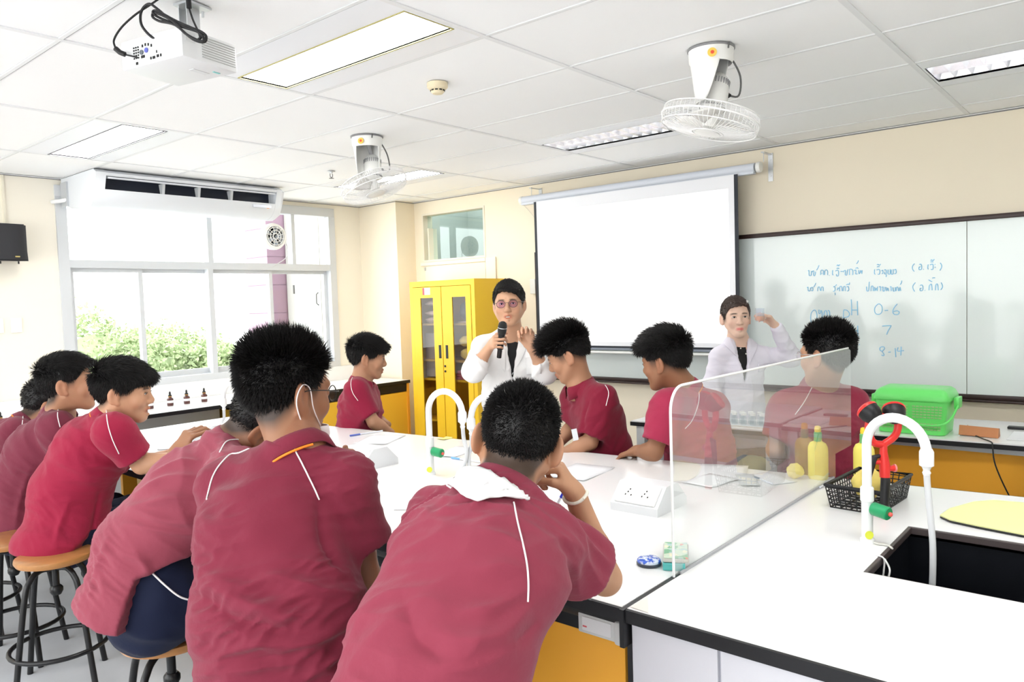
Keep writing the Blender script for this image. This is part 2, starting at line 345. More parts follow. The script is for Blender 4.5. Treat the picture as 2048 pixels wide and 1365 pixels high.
# exterior column and white service panel beside the window
PURP = mat('mauve_tile', (.34, .22, .29), .4, var=.05)
cl = thing('tiled_column', 'mauve tiled exterior column right outside the window', 'column', (5.0, 7.9, -3))
q = MB(); z = -3.0
while z < 4.2:
    q.box((4.87, 7.74, z), (5.25, 8.2, z+.318)); z += .325
q.build('tile_courses', PURP, cl); MB().box((4.875, 7.745, -3), (5.24, 8.19, 4.2)).build('grout', mat('grout', (.35, .25, .32), .9), cl)
ex = thing('service_panel', 'white exterior cladding panel with hinged doors beside the mauve column', 'panel', (5.2, 7.4, -1))
MB().box((5.10, WY+.2, -3), (5.3, 7.72, 4.2)).build('panel_wall', mat('off_white_cladding', (.42, .41, .39), .6, var=.04), ex)
for z0, z1 in ((-.5, 1.98), (2.06, 2.62)):
    dd = MB().box((5.085, 7.05, z0), (5.10, 7.55, z1), bev=.003).build('panel_door', mat('white_cladding', (.50, .50, .49), .5), ex)
    for zz in (z0+.15, z1-.22): MB().box((5.075, 7.545, zz), (5.09, 7.565, zz+.1)).build('hinge', mat('dark_hinge', (.1, .1, .1), .5), dd)
    if z0 < 0: MB().tube([(5.085, 7.10, 1.62), (5.06, 7.10, 1.64), (5.06, 7.10, 1.74), (5.085, 7.10, 1.76)], .006, n=8).build('handle', mat('dark_hinge', (.1, .1, .1)), dd)
# ------------------------------------------------------------------ wall fittings
# air conditioner
ACW = mat('air_conditioner_white', (.76, .79, .83), .35)
ac = thing('air_conditioner', 'long white air conditioner hung from the ceiling above the window with open vent', 'air conditioner', (3.2, 6.4, 2.41))
prof = [(6.74, 2.695), (6.10, 2.695), (6.055, 2.672), (6.062, 2.645)]
x0, x1 = 2.40, 4.0
b = MB(); xi = x0+.074
b.prism([(xi, y, z) for y, z in [(6.74, 2.692), (6.10, 2.692), (6.057, 2.668), (6.062, 2.647), (6.74, 2.647)]], (x1-x0-.13, 0, 0))
b.prism([(xi, y, z) for y, z in [(6.095, 2.548), (6.10, 2.52), (6.125, 2.475), (6.17, 2.435), (6.24, 2.412), (6.55, 2.442), (6.73, 2.502), (6.73, 2.548)]], (x1-x0-.13, 0, 0))
endp = [(6.74, 2.695), (6.10, 2.695), (6.055, 2.67), (6.06, 2.645), (6.095, 2.548), (6.10, 2.52), (6.125, 2.475), (6.17, 2.435), (6.24, 2.41), (6.55, 2.44), (6.74, 2.50)]
b.prism([(x0, y, z) for y, z in endp], (.075, 0, 0)); b.prism([(x1-.055, y, z) for y, z in endp], (.055, 0, 0)); b.box((x0+.073, 6.24, 2.545), (x1-.053, 6.72, 2.65))
mid = [(6.12, 2.685), (6.075, 2.655), (6.118, 2.54), (6.16, 2.46), (6.25, 2.425), (6.7, 2.5), (6.7, 2.685)]
b.prism([(x1, y, z) for y, z in mid], (.03, 0, 0))
b.build('casing', ACW, ac, 25)
MB().box((x0+.075, 6.20, 2.548), (x1-.055, 6.24, 2.647)).build('vent_interior', mat('vent_navy', (.012, .016, .03), .5), ac)
MB().box((x0+.09, 6.068, 2.628), (x1-.065, 6.085, 2.640)).build('louver_flap', ACW, ac)
for px in (325, 396, 461):
    p = ony(px, 385, 6.1)[0]; MB().prism([(p, 6.09, 2.63), (p, 6.16, 2.63), (p, 6.14, 2.55), (p, 6.11, 2.55)], (.022, 0, 0)).build('fin', mat('fin_grey', (.6, .62, .64), .4), ac)
MB().box((x1-.28, 6.092, 2.505), (x1-.10, 6.099, 2.53)).build('label_strip', mat('silver_label', (.45, .47, .52), .3, metal=.4), ac)
MB().ell((x1-.13, 6.098, 2.514), (.022, .004, .014)).build('energy_sticker', mat('orange_sticker', (.85, .35, .08), .5), ac)
MB().tube([(2.40, 6.62, 2.52), (2.36, 6.66, 2.51), (2.33, 6.75, 2.51)], .016, n=10).build('drain_pipe', WHITE, ac)
MB().box((2.385, 6.60, 2.47), (2.40, 6.72, 2.66)).build('hanger_bracket', mat('grey_bracket', (.5, .52, .54), .5), ac)
# speaker
SPK = mat('speaker_black', (.035, .036, .042), .5, bump=.2, bscale=400)
sp = thing('wall_speaker', 'black loudspeaker fixed on the wall left of the window', 'speaker', (1.97, 6.6, 2.02))
b = MB(); b.hexa([(1.84, 6.75, 2.03), (2.06, 6.75, 2.03), (2.075, 6.56, 2.02), (1.85, 6.54, 2.02)], [(1.84, 6.75, 2.29), (2.05, 6.75, 2.29), (2.062, 6.57, 2.30), (1.86, 6.55, 2.30)]); b.build('cabinet', SPK, sp)
MB().prism([(1.855, 6.542, 2.03), (1.90, 6.522, 2.03), (1.98, 6.515, 2.03), (2.04, 6.528, 2.03), (2.07, 6.558, 2.03)], (0, 0, .26)).build('grille', mat('grille_black', (.02, .02, .024), .6, bump=.4, bscale=900), sp, 50)
MB().box((1.975, 6.510, 2.045), (2.005, 6.518, 2.055)).build('badge', mat('gold_badge', (.6, .5, .2), .3, metal=.8), sp)
for x in (1.90, 2.02): MB().tube([(x, 6.6, 2.02), (x, 6.6, 2.0)], .006, n=8).build('foot', BLACK, sp)
for k, (xa, lb) in enumerate(((1.86, 'white wall switch plate at the left edge of the photo'), (1.985, 'white wall switch plate nearest the window'))):
    t = thing('wall_switch', lb, 'switch', (xa+.04, WY, 1.53), 'switch plates left of the window')
    MB().box((xa, WY-.014, 1.475), (xa+.075, WY, 1.59), bev=.004).build('plate', PLAST, t); MB().box((xa+.025, WY-.02, 1.51), (xa+.05, WY-.013, 1.555), bev=.002).build('rocker', mat('rocker', (.75, .77, .78), .4), t)
tag(MB().box((1.985, WY-.016, 2.30), (2.0, WY, 2.69)).build('cable_trunking', mat('cream_trunking', (.80, .75, .62), .5)), 'narrow cream cable trunking rising above the black speaker', 'trunking')
# exhaust fan in the transom
ef = thing('exhaust_fan', 'round white exhaust fan set in the upper window pane', 'fan', (4.32, WY, 2.32)); c = V(4.32, WY-.03, 2.32)
MB().lathe([(.13, .05), (.135, 0), (.125, -.03), (.10, -.035), (.10, .05)], c, (0, 1, 0), 36).build('housing', PLAST, ef, 30)
g = MB()
for r in (.03, .06, .09): g.tube([c+V(r*math.cos(t), -.036, r*math.sin(t)) for t in np.linspace(0, 2*math.pi, 25)], .004, n=6)
for t in np.linspace(0, 2*math.pi, 13)[:-1]: g.tube([c+V(.02*math.cos(t), -.036, .02*math.sin(t)), c+V(.1*math.cos(t+.3), -.036, .1*math.sin(t+.3))], .003, n=5)
g.build('grille', PLAST, ef)
for k in range(5):
    t = 2*math.pi*k/5; u = V(math.cos(t), 0, math.sin(t)); v = V(-math.sin(t), 0, math.cos(t))
    MB().add([c+u*.02-v*.01+V(0, .01, 0), c+u*.09-v*.025+V(0, .02, 0), c+u*.09+v*.025+V(0, -.005, 0), c+u*.02+v*.015+V(0, 0, 0)], [(0, 1, 2, 3)]).build('blade', mat('blue_grey_blade', (.55, .62, .72), .4), ef)
MB().tube([c+V(.10, 0, .0), c+V(.15, .01, -.09), c+V(.14, .0, -.2), c+V(-.02, 0, -.30)], .004, n=6, smooth_path=6).build('power_cord', mat('grey_cord', (.6, .6, .6)), ef)
# ------------------------------------------------------------------ ceiling devices
t = thing('smoke_detector', 'round cream smoke detector on the ceiling between the lights', 'smoke detector', (2.73, 2.74, 2.7)); c = (2.73, 2.74, 2.70)
MB().lathe([(.052, 0), (.052, -.022), (.042, -.032), (.03, -.036)], c, n=32).build('base', mat('cream_plastic', (.78, .68, .48), .5), t, 30)
MB().lathe([(.034, -.03), (.034, -.044), (.026, -.052), (.001, -.054)], c, n=32).build('sensor_head', mat('cream_plastic', (.78, .68, .48)), t, 30)
g = MB()
for k in range(10):
    a = 2*math.pi*k/10; g.obox(V(*c)+V(.034*math.cos(a), .034*math.sin(a), -.038), V(-math.sin(a), math.cos(a), 0)*.007, V(math.cos(a), math.sin(a), 0)*.002, (0, 0, .003))
g.build('vent_slot', DARK, t)
t = thing('sprinkler_head', 'small metal sprinkler head hanging from the ceiling left of the orbit fan', 'sprinkler', (3.84, 5.11, 2.7)); c = V(3.84, 5.11, 2.7)
MB().lathe([(.03, 0), (.03, -.004), (.012, -.008), (.010, -.02)], c, n=16).build('escutcheon', STEEL, t, 40)
MB().tube([c+V(-.012, 0, -.02), c+V(-.012, 0, -.04), c+V(0, 0, -.055)], .003, n=6).tube([c+V(.012, 0, -.02), c+V(.012, 0, -.04), c+V(0, 0, -.055)], .003, n=6).build('frame', mat('brass_dark', (.2, .2, .2), .4, metal=.8), t)
MB().lathe([(.02, -.055), (.02, -.058)], c, n=12).build('deflector', mat('brass_dark', (.2, .2, .2)), t)
# orbit fans
def orbit_fan(mount, centre, nv, label, az, motor_top):
    t = thing('orbit_fan', label, 'ceiling fan', mount, 'white orbit fans on the ceiling'); mnt = V(*mount); ctr = np.asarray(centre); nv = nrm(nv)
    MB().lathe([(.105, 0), (.105, -.006), (.09, -.012)], mnt, n=36).build('ceiling_ring', mat('ring_grey', (.25, .25, .26), .5), t, 40)
    # shroud: conical shell with an arched opening on the side az
    n = 40; rows = 14; vs = []; f = []
    for i in range(rows+1):
        u = i/rows
        for j in range(n+1):
            a = az+math.radians(50)+(2*math.pi-math.radians(100))*j/n
            w = abs(j/n-.5)*2
            zb = .06+.17*(1-max(0, (w-.55)/.45)**2)
            z = -.008-u*zb; r = .10-.028*min(1, -z/.22)
            vs.append(mnt+V(r*math.cos(a), r*math.sin(a), z))
    for i in range(rows):
        for j in range(n): k = i*(n+1)+j; f.append((k, k+1, k+n+2, k+n+1))
    so = MB().add(vs, f).build('shroud', PLAST, t, 60); sd = so.modifiers.new('thickness', 'SOLIDIFY'); sd.thickness = .004
    MB().lathe([(.10, -.006), (.098, -.055), (.09, -.07)], mnt, n=36, cap=False).build('shroud_collar', PLAST, t, 40)
    top = np.asarray(motor_top); ax = nrm(ctr-top); L = np.linalg.norm(ctr-top)
    MB().lathe([(.03, 0), (.05, .02), (.058, .06), (.062, L*.55), (.055, L*.75), (.035, L*.8)], top, ax, 28).build('motor_housing', PLAST, t, 35)
    g = MB()
    X = nrm(np.cross(ax, (0, 0, 1.01))) if abs(ax[2]) < .99 else V(1, 0, 0); Y = np.cross(ax, X)
    for k in range(28):
        a = 2*math.pi*k/28; e = X*math.cos(a)+Y*math.sin(a); tt = np.cross(ax, e)
        g.obox(top+ax*.045+e*.056, tt*.0022, ax*.013, e*.003)
        g.obox(top+ax*L*.72+e*.0565, tt*.004, ax*.004, e*.003)
    g.build('vent_slot', mat('vent_grey', (.35, .35, .36), .6), t)
    MB().tube([mnt-V(0, 0, .02), top+ax*.01], .014, n=10).build('pivot', mat('vent_grey', (.35, .35, .36)), t)
    # guard
    X = nrm(np.cross(nv, (0.3, 1, 0))); Y = np.cross(nv, X); R = .222; g = MB(); ang = np.linspace(0, 2*math.pi, 41)
    for r, h in ((R, 0), (R*.97, -.035), (R*.97, .035), (.07, .055), (.06, -.06)):
        g.tube([ctr+nv*h+r*(X*math.cos(a)+Y*math.sin(a)) for a in ang], .0042 if r == R else .0025, n=6, cap=False)
    for k in range(60):
        a = 2*math.pi*k/60; e = X*math.cos(a)+Y*math.sin(a)
        g.tube([ctr+nv*.055+e*.06, ctr+nv*.045+e*.15, ctr+nv*.03+e*R*.97, ctr+e*R, ctr-nv*.03+e*R*.97, ctr-nv*.055+e*.15, ctr-nv*.06+e*.06], .0013, n=4, cap=False)
    g.build('guard', mat('guard_white', (.9, .9, .9), .4), t, 60)
    MB().lathe([(.001, -.004), (.055, -.002), (.058, .004), (.03, .008), (.001, .009)], ctr+nv*.056, nv, 24).build('guard_badge', PLAST, t, 40)
    for k in range(3):
        a0 = 2*math.pi*k/3+.5; vs = []
        for i in range(7):
            u = i/6; r = .03+u*.15
            for j in range(5):
                w = (j/4-.5)*(1.0-.35*u); a = a0+w
                vs.append(ctr+(X*math.cos(a)+Y*math.sin(a))*r+nv*(.018*(j/4-.5)*2))
        bb = MB().add(vs, [(i*5+j, i*5+j+1, i*5+j+6, i*5+j+5) for i in range(6) for j in range(4)]).build('blade', mat('blade_white', (.86, .85, .83), .4), t, 180)
        sd = bb.modifiers.new('thickness', 'SOLIDIFY'); sd.thickness = .003
    MB().lathe([(.03, -.03), (.034, 0), (.03, .03), (.001, .034)], ctr, nv, 20).build('hub', PLAST, t, 40)
    r0 = mnt+V(*(RR*.06+V(0, 0, -.03))); side = top+ax*.10+nrm(RR)*.06
    MB().tube([r0, r0+RR*.03+V(0, 0, -.01), r0+RR*.07+V(0, 0, -.09), side+RR*.05, side], .0045, n=8, smooth_path=6).build('motor_cable', mat('dark_cable', (.12, .12, .12), .5), t)
    MB().lathe([(.011, -.008), (.013, .002), (.006, .014)], side, RR, 14).build('cable_gland', BLACK, t, 40)
    s = mnt-FF*.097-RR*.022+V(0, 0, -.05)
    MB().lathe([(.001, 0), (.02, 0), (.02, .002), (.001, .002)], s-FF*.004, -FF-RR*.25, 20).build('energy_sticker', mat('sticker_yellow', (.9, .62, .12), .5), t)
    MB().lathe([(.001, 0), (.008, 0), (.008, .001), (.001, .001)], s-FF*.007, -FF-RR*.25, 14).build('sticker_centre', mat('sticker_red', (.8, .1, .05), .5), t)
    MB().tube([s+RR*.075+V(0, 0, .045), s+RR*.072+V(0, 0, .02)], .004, n=6).build('wall_plug_cord', mat('dark_cable', (.12, .12, .12)), t)
orbit_fan((3.25, 3.93, 2.70), at(748, 372, 5.02), -V(0, 0, 1)+.33*RR-.14*FF, 'white orbit ceiling fan nearer the window, left one of the two', math.atan2(-.25, -.65)+.5, at(744, 312, 5.05))
orbit_fan((3.25, 1.52, 2.70), at(1420, 242, 3.46), -V(0, 0, 1)-.24*RR+.02*FF, 'white orbit ceiling fan nearer the whiteboard, right one of the two', math.atan2(-.6, .1), at(1437, 150, 3.48))
# projector
pj = thing('projector', 'white ceiling projector with black cables plugged in its back', 'projector', (1.34, 2.64, 2.45))
PA, PB, PC = V(1.186, 2.756, 2.45), V(1.275, 2.470, 2.45), V(1.494, 2.52, 2.45)
ex_ = nrm(PC-PB); ex_ = nrm(ex_*V(1, 1, 0)); ey_ = V(-ex_[1], ex_[0], 0); W2, D2 = .155, .118; pc = PB+ex_*D2+ey_*W2; up = V(0, 0, 1)
PW = mat('projector_white', (.76, .77, .78), .4)
b = MB(); b.obox(pc+up*.05, ex_*D2, ey_*W2, up*.05, bev=.008); b.build('casing', PW, pj, 35)
def onback(u, z): return pc-ex_*(D2+.001)+ey_*u+up*z     # u: + is left
g = MB()
for i in range(3):
    for j in range(5): g.obox(onback(.085-.011*i, .03+.009*j), ey_*.003, up*.0025, ex_*.001)
g.build('vent_slot', DARK, pj)
for u, z, col in ((.045, .045, (.12, .14, .16)), (.02, .048, (.1, .12, .45))):
    MB().lathe([(.001, 0), (.0085, 0), (.0085, .003), (.001, .003)], onback(u, z), -ex_, 16).build('video_port', mat('port_%d' % int(col[2]*100), col, .5), pj)
g = MB()
for u, z, w in ((.0, .018, .003), (-.015, .018, .006), (-.035, .02, .005), (-.05, .02, .003), (.072, .012, .005), (.04, .066, .003), (.025, .068, .003), (.01, .066, .003), (-.005, .06, .003), (.04, .03, .009), (-.03, .035, .002)): g.obox(onback(u, z), ey_*w, up*.0045, ex_*.001)
g.build('socket_hole', DARK, pj)
g = MB()
for k in range(9): g.obox(pc-ey_*(W2+.001)+ex_*.035+up*(.018+.0085*k), ex_*.072, up*.0016, ey_*.001)
g.build('side_louver', mat('louver_grey', (.45, .46, .45), .6), pj)
MB().obox(pc-ey_*(W2+.001)-ex_*.085+up*.07, ex_*.02, up*.015, ey_*.001).build('side_label', mat('label_grey', (.68, .69, .70), .5), pj)
MB().obox(pc-up*.001+ex_*.03-ey_*.06, ex_*.035, ey_*.012, up*.001).build('bottom_label', mat('label_grey', (.68, .69, .70)), pj)
MB().obox(pc-up*.001+ex_*.07-ey_*.1, ex_*.014, ey_*.004, up*.001).build('bottom_sticker', mat('teal_sticker', (.25, .65, .62), .5), pj)
MB().lathe([(.036, 0), (.036, .015), (.03, .018)], pc+ex_*D2+up*.05-ey_*.05, ex_, 24).build('lens_ring', mat('lens_black', (.02, .02, .02), .2), pj, 40)
g = MB(); mt = V(1.417, 2.655, 2.70)
g.obox(mt-up*.004, ex_*.05, ey_*.04, up*.004).obox(mt-up*.05, ex_*.028, ey_*.002, up*.046).obox(mt-up*.05+ey_*.04, ex_*.028, ey_*.002, up*.046).obox(mt-up*.10+ey_*.02, ex_*.03, ey_*.022, up*.003)
g.tube([mt-up*.09+ey_*.02, pc+up*.10+(mt-pc)*V(.4, .4, 0)], .012, n=12); g.obox(pc+up*.103, ex_*.06, ey_*.06, up*.003)
for s in (-1, 1): g.tube([mt+ey_*.05*s-up*.03, mt+ey_*.05*s-up*.05], .005, n=8)
g.build('ceiling_mount', STEEL, pj, 40)
CB = mat('cable_black', (.012, .012, .013), .45)
dp = 2.62
def pxp(l, d=dp, dd=0): return [at(x, y, (q[0] if (q := rest) else d+dd)) for x, y, *rest in l]
MB().tube(pxp([(420, -40), (345, -18), (300, 10), (270, 30), (243, 55), (228, 80), (231, 97)]), .0035, n=8, smooth_path=6).tube(pxp([(231, 97), (240, 105), (250, 109)]), .009, n=10).tube(pxp([(250, 109), (262, 112), (278, 116)]), .003, n=8).build('video_cable', CB, pj, 60)
MB().tube(pxp([(278, 116, 2.63), (284, 117, 2.68)]), [.005, .008], n=10).build('video_plug', STEEL, pj, 40)
MB().tube(pxp([(326, 80, 2.60), (316, 78, 2.58), (302, 73, 2.58), (284, 52, 2.57), (281, 30, 2.57), (288, 14, 2.57), (300, 8, 2.56), (315, 18, 2.55), (350, 45, 2.5), (395, 60, 2.48), (412, 72, 2.48), (408, 84, 2.48), (385, 78, 2.48), (350, 50, 2.50), (318, 42, 2.53), (305, 33, 2.54), (312, 26, 2.54), (345, 42, 2.50), (372, 68, 2.47), (400, 82, 2.47), (408, 78, 2.47), (396, 64, 2.48), (360, 52, 2.49), (320, 36, 2.54), (306, 26, 2.54), (314, 22, 2.54), (352, 42, 2.5), (392, 60, 2.48), (403, 72, 2.48), (396, 80, 2.48)]), .0045, n=8, smooth_path=5).build('power_cable', CB, pj, 60)
MB().obox(at(322, 80, 2.64), RR*.016, UU*.009, FF*.02, bev=.003).build('power_plug', CB, pj)
MB().tube(pxp([(377, -30, 2.6), (377, 0, 2.6), (378, 16, 2.6)]), .009, n=10).tube(pxp([(378, 16, 2.6), (386, 40, 2.58), (396, 62, 2.55), (400, 74, 2.52)]), .0035, n=8, smooth_path=4).build('adapter_cable', CB, pj, 60)
# ------------------------------------------------------------------ projection screen and whiteboard
SX = 5.52
ps = thing('projection_screen', 'large white pull-down projection screen in front of the whiteboard', 'projection screen', (SX, 3.36, 1.15))
SW = mat('screen_white', (.88, .89, .93), .7)
MB().lathe([(.036, 0), (.036, 2.25)], (5.56, 2.265, 2.535), (0, 1, 0), 24).box((5.535, 2.27, 2.49), (5.585, 4.51, 2.53)).build('case', mat('case_white', (.68, .72, .80), .4), ps, 40)
for y in (2.235, 4.515): MB().lathe([(.038, 0), (.04, .015), (.038, .03)], (5.56, y-.015, 2.535), (0, 1, 0), 20).build('end_cap', PLAST, ps, 40)
for y in (2.20, 4.40): MB().box((5.54, y-.012, 2.635), (WX, y+.012, 2.642)).box((WX-.006, y-.018, 2.44), (WX, y+.018, 2.65)).tube([(5.56, y, 2.64), (5.56, y, 2.57)], .003, n=6).lathe([(.006, 0), (.006, .004)], (WX-.006, y, 2.60), (-1, 0, 0), 10).lathe([(.006, 0), (.006, .004)], (WX-.006, y, 2.48), (-1, 0, 0), 10).build('bracket', STEEL, ps)
MB().box((SX, 2.385, 1.16), (SX+.002, 4.345, 2.50)).build('black_backing', mat('screen_black', (.02, .025, .035), .5), ps)
MB().box((SX-.002, 2.415, 1.185), (SX, 4.315, 2.50)).build('white_border', SW, ps)
MB().box((SX-.003, 2.46, 1.22), (SX-.002, 4.20, 2.40)).build('image_area', mat('projected_glow', (.95, .95, .95), .6, emit=(1, 1, 1), es=.35), ps)  # weak glow stands in for the projector's light on the screen
MB().box((SX-.01, 2.385, 1.15), (SX+.012, 4.345, 1.168), bev=.003).build('slat_bar', mat('bar_grey', (.22, .25, .30), .4), ps)
MB().tube([(SX, 2.39, 1.13), (SX, 4.34, 1.13)], .011, n=12).build('bottom_bar', PLAST, ps, 60)
MB().tube([(5.55, 4.50, 2.5), (5.6, 4.45, 2.42), (5.62, 4.37, 2.30), (5.63, 4.36, 2.15)], .002, n=5, smooth_path=5).build('pull_cord', mat('cord_cream', (.7, .68, .6), .6), ps)
wb = thing('whiteboard', 'wide pale green glass whiteboard with dark brown frame and blue handwriting', 'whiteboard', (WX-.03, 2, .86))
BRN = mat('dark_brown_frame', (.035, .018, .016), .35)
MB().box((WX-.035, -1.5, .885), (WX-.02, .907, 2.03)).box((WX-.035, .911, .885), (WX-.02, 4.44, 2.03)).build('board_surface', mat('pale_green_glass', (.77, .84, .83), .08, spec=.5), wb)
f = MB(); f.box((WX-.05, -1.52, 2.02), (WX-.001, 4.46, 2.052), bev=.004).box((WX-.05, 4.43, .87), (WX-.001, 4.46, 2.05), bev=.004).box((WX-.05, -1.53, .87), (WX-.001, -1.5, 2.05), bev=.004)
f.build('frame', BRN, wb, 30)
MB().box((WX-.085, -1.52, .853), (WX-.001, 4.46, .868), bev=.003).box((WX-.05, -1.52, .868), (WX-.001, 4.46, .898), bev=.003).build('marker_tray', BRN, wb, 30)
# handwriting traced stroke by stroke
S = []
def st(*p): S.append(p)
# line 1
st((100,200),(112,196),(112,250),(126,258),(140,250),(142,200)); st((150,215),(160,200),(172,205),(168,250),(185,258),(192,210)); st((205,190),(222,165),(235,130)); st((255,250),(258,200),(275,190),(292,205),(290,250)); st((275,225),(268,235)); st((305,250),(308,200),(325,188),(342,202),(343,250)); st((362,255),(366,252))
st((405,190),(402,240),(412,252)); st((440,200),(465,190),(478,205),(476,258),(456,262),(452,240)); st((455,135),(470,125),(478,138),(495,120)); st((455,170),(475,165),(485,172)); st((505,205),(530,205)); st((540,215),(550,195),(565,200),(560,245),(580,250),(588,195),(600,180)); st((612,250),(615,185),(640,180),(655,200),(654,250)); st((670,195),(690,190),(695,210),(690,235),(712,238)); st((700,110),(715,95),(725,70)); st((690,170),(710,160),(722,172)); st((728,190),(730,235),(745,220),(752,190)); st((760,200),(766,235),(770,190))
# line 1b
st((925,180),(922,230),(935,242)); st((950,190),(975,180),(990,195),(985,240),(965,238)); st((955,150),(975,145),(985,150)); st((955,125),(968,118),(985,130),(1000,115)); st((1012,200),(1025,190),(1030,225),(1015,235)); st((1045,190),(1062,185),(1072,205),(1068,235),(1048,235),(1052,212)); st((1066,245),(1072,255),(1068,275)); st((1092,185),(1092,235),(1118,235),(1118,180)); st((1132,185),(1132,238),(1155,236),(1156,180)); st((1170,190),(1188,180),(1192,225),(1172,235))
st((1420,110),(1400,130),(1393,160),(1402,190),(1418,205)); st((1480,120),(1500,115),(1508,140),(1504,180),(1478,182),(1478,155),(1492,150)); st((1530,178),(1535,180)); st((1588,120),(1584,165),(1592,180)); st((1612,125),(1640,115),(1652,130),(1648,180),(1625,180)); st((1620,90),(1640,85),(1652,92)); st((1620,70),(1635,62),(1650,72),(1665,55)); st((1672,120),(1680,118)); st((1672,155),(1682,152)); st((1740,100),(1756,125),(1756,155),(1735,195))
# line 2
st((88,410),(100,400),(102,445),(125,445),(130,405)); st((138,415),(150,402),(160,415),(158,445),(140,440)); st((170,400),(186,375),(195,350)); st((218,450),(222,408),(240,400),(252,445)); st((262,448),(264,405),(285,402),(288,450))
st((415,400),(430,390),(436,425),(430,450),(412,450)); st((440,385),(455,370)); st((430,470),(438,480),(436,500)); st((462,440),(470,410),(482,420)); st((490,452),(492,400),(515,395),(522,450)); st((535,450),(538,400),(558,395),(562,450)); st((580,400),(600,395),(605,440),(585,450)); st((575,372),(600,362),(612,370),(615,345))
st((825,395),(828,445),(850,445),(856,380),(860,335)); st((880,450),(884,395),(905,392),(908,450)); st((925,400),(928,448),(945,415),(955,448),(960,395)); st((980,400),(998,395),(1000,448)); st((1015,405),(1030,400),(1030,448),(1050,445),(1055,400)); st((1068,402),(1075,448),(1090,410),(1100,450)); st((1118,400),(1130,398),(1132,450)); st((1150,405),(1158,450),(1178,445),(1180,402)); st((1192,450),(1196,410),(1212,402),(1220,450)); st((1230,448),(1240,402),(1250,448)); st((1245,370),(1258,345),(1262,320))
st((1430,345),(1405,375),(1398,405),(1410,440),(1422,455)); st((1490,380),(1515,375),(1525,400),(1520,440),(1492,445),(1490,420),(1505,412)); st((1548,440),(1553,442)); st((1600,440),(1605,385),(1630,365),(1638,440)); st((1595,310),(1620,325),(1638,335)); st((1640,290),(1660,285),(1675,285)); st((1680,440),(1685,375),(1705,365),(1715,440)); st((1750,345),(1765,375),(1765,405),(1745,435))
# krod
st((150,850),(132,810),(140,720),(180,685),(205,720),(210,790),(208,850)); st((235,680),(235,730),(255,720),(255,690)); st((265,690),(275,740),(270,820),(290,780)); st((295,750),(305,700),(330,700),(335,770),(310,780)); st((345,690),(365,700),(370,760),(360,800))
# pH 0-6
st((540,850),(540,700),(560,685),(590,695),(612,730),(600,765),(550,780)); st((635,555),(640,650),(640,750)); st((710,575),(712,660),(715,750)); st((640,685),(712,685))
st((960,615),(930,650),(925,700),(945,735),(990,735),(1018,700),(1015,640),(985,610),(960,615)); st((1050,692),(1092,688)); st((1205,610),(1165,660),(1150,710),(1170,740),(1215,740),(1230,710),(1200,695),(1160,705))
# H 7
st((655,880),(658,1020)); st((715,880),(720,1005)); st((658,950),(718,942)); st((1020,885),(1120,878),(1125,890),(1095,940),(1075,990)); st((570,940),(578,955)); st((575,990),(585,985))
# 8-14
st((1030,1140),(995,1150),(990,1180),(1015,1195),(1045,1170),(1045,1150),(1030,1140)); st((1015,1195),(1030,1215),(1045,1245),(1025,1252),(1012,1240)); st((1095,1208),(1125,1205)); st((1180,1160),(1188,1270)); st((1215,1150),(1210,1195),(1290,1190)); st((1255,1140),(1250,1250)); st((668,1115),(672,1125)); st((735,1110),(738,1120)); st((700,1150),(705,1230))
ink = MB()
for p in S:
    P = [onx(1600+x/6.203, 510+y/6.203, WX-.0365) for x, y in p]
    ink.tube(P, .0030, n=5, smooth_path=3 if len(P) > 2 else 0)
ink.build('handwriting', mat('blue_marker_ink', (.30, .62, .86), .5), wb)
tag(MB().box((WX-.045, 4.465, 1.66), (WX, 4.53, 1.80), bev=.005).build('wall_control_box', mat('box_white', (.80, .80, .76), .5)), 'small white control box on the wall left of the projection screen', 'control box')
# ------------------------------------------------------------------ yellow cabinet
YL_ = mat('yellow_enamel', (.96, .60, .035), .35, spec=.4)
cb = thing('metal_cabinet', 'tall bright yellow steel cabinet with two narrow glazed doors', 'cabinet', (5.45, 5.27, 0))
cx, cy0, cy1, ch = 5.20, 4.83, 5.72, 1.82
b = MB(); b.box((cx+.03, cy0, .06), (5.65, cy0+.02, ch-.03)).box((cx+.03, cy1-.02, .06), (5.65, cy1, ch-.03)).box((cx+.03, cy0, ch-.03), (5.67, cy1, ch)).box((5.65, cy0, .06), (5.67, cy1, ch-.03)).box((cx+.03, cy0, 0), (5.67, cy1, .06))
b.box((cx, cy0, .07), (cx+.03, cy0+.045, ch-.055)).box((cx, cy1-.045, .07), (cx+.03, cy1, ch-.055)).box((cx, cy0, ch-.055), (cx+.03, cy1, ch)).box((cx, cy0, 0), (cx+.03, cy1, .07)); b.build('carcass', YL_, cb, 30)
for z in (.42, .83, 1.02, 1.38): MB().box((cx+.04, cy0+.02, z), (5.64, cy1-.02, z+.02)).build('shelf', YL_ if z < 1.0 else mat('shelf_tan', (.55, .38, .12), .5), cb)
cgl = glassmat('cabinet_glass', (.80, .78, .78), 1.5)
for k, (a, b_, w0, w1) in enumerate(((5.275, cy1-.05, 5.385, 5.565), (cy0+.05, 5.265, 4.945, 5.125))):
    za, zb = .08, ch-.06; d = MB(); wz = ((.12, 1.66),)
    d.box((cx-.004, a, za), (cx+.012, w0, zb)).box((cx-.004, w1, za), (cx+.012, b_, zb)).box((cx-.004, w0, za), (cx+.012, w1, .14)).box((cx-.004, w0, 1.655), (cx+.012, w1, zb))
    do = d.build('door', YL_, cb)
    MB().box((cx+.002, w0, .14), (cx+.005, w1, 1.655)).build('door_glass', cgl, do)
    hy = a+.035 if k == 0 else b_-.05
    MB().box((cx-.006, hy-.016, 1.06), (cx-.0035, hy+.016, 1.19)).build('recessed_handle', BLACK, do)
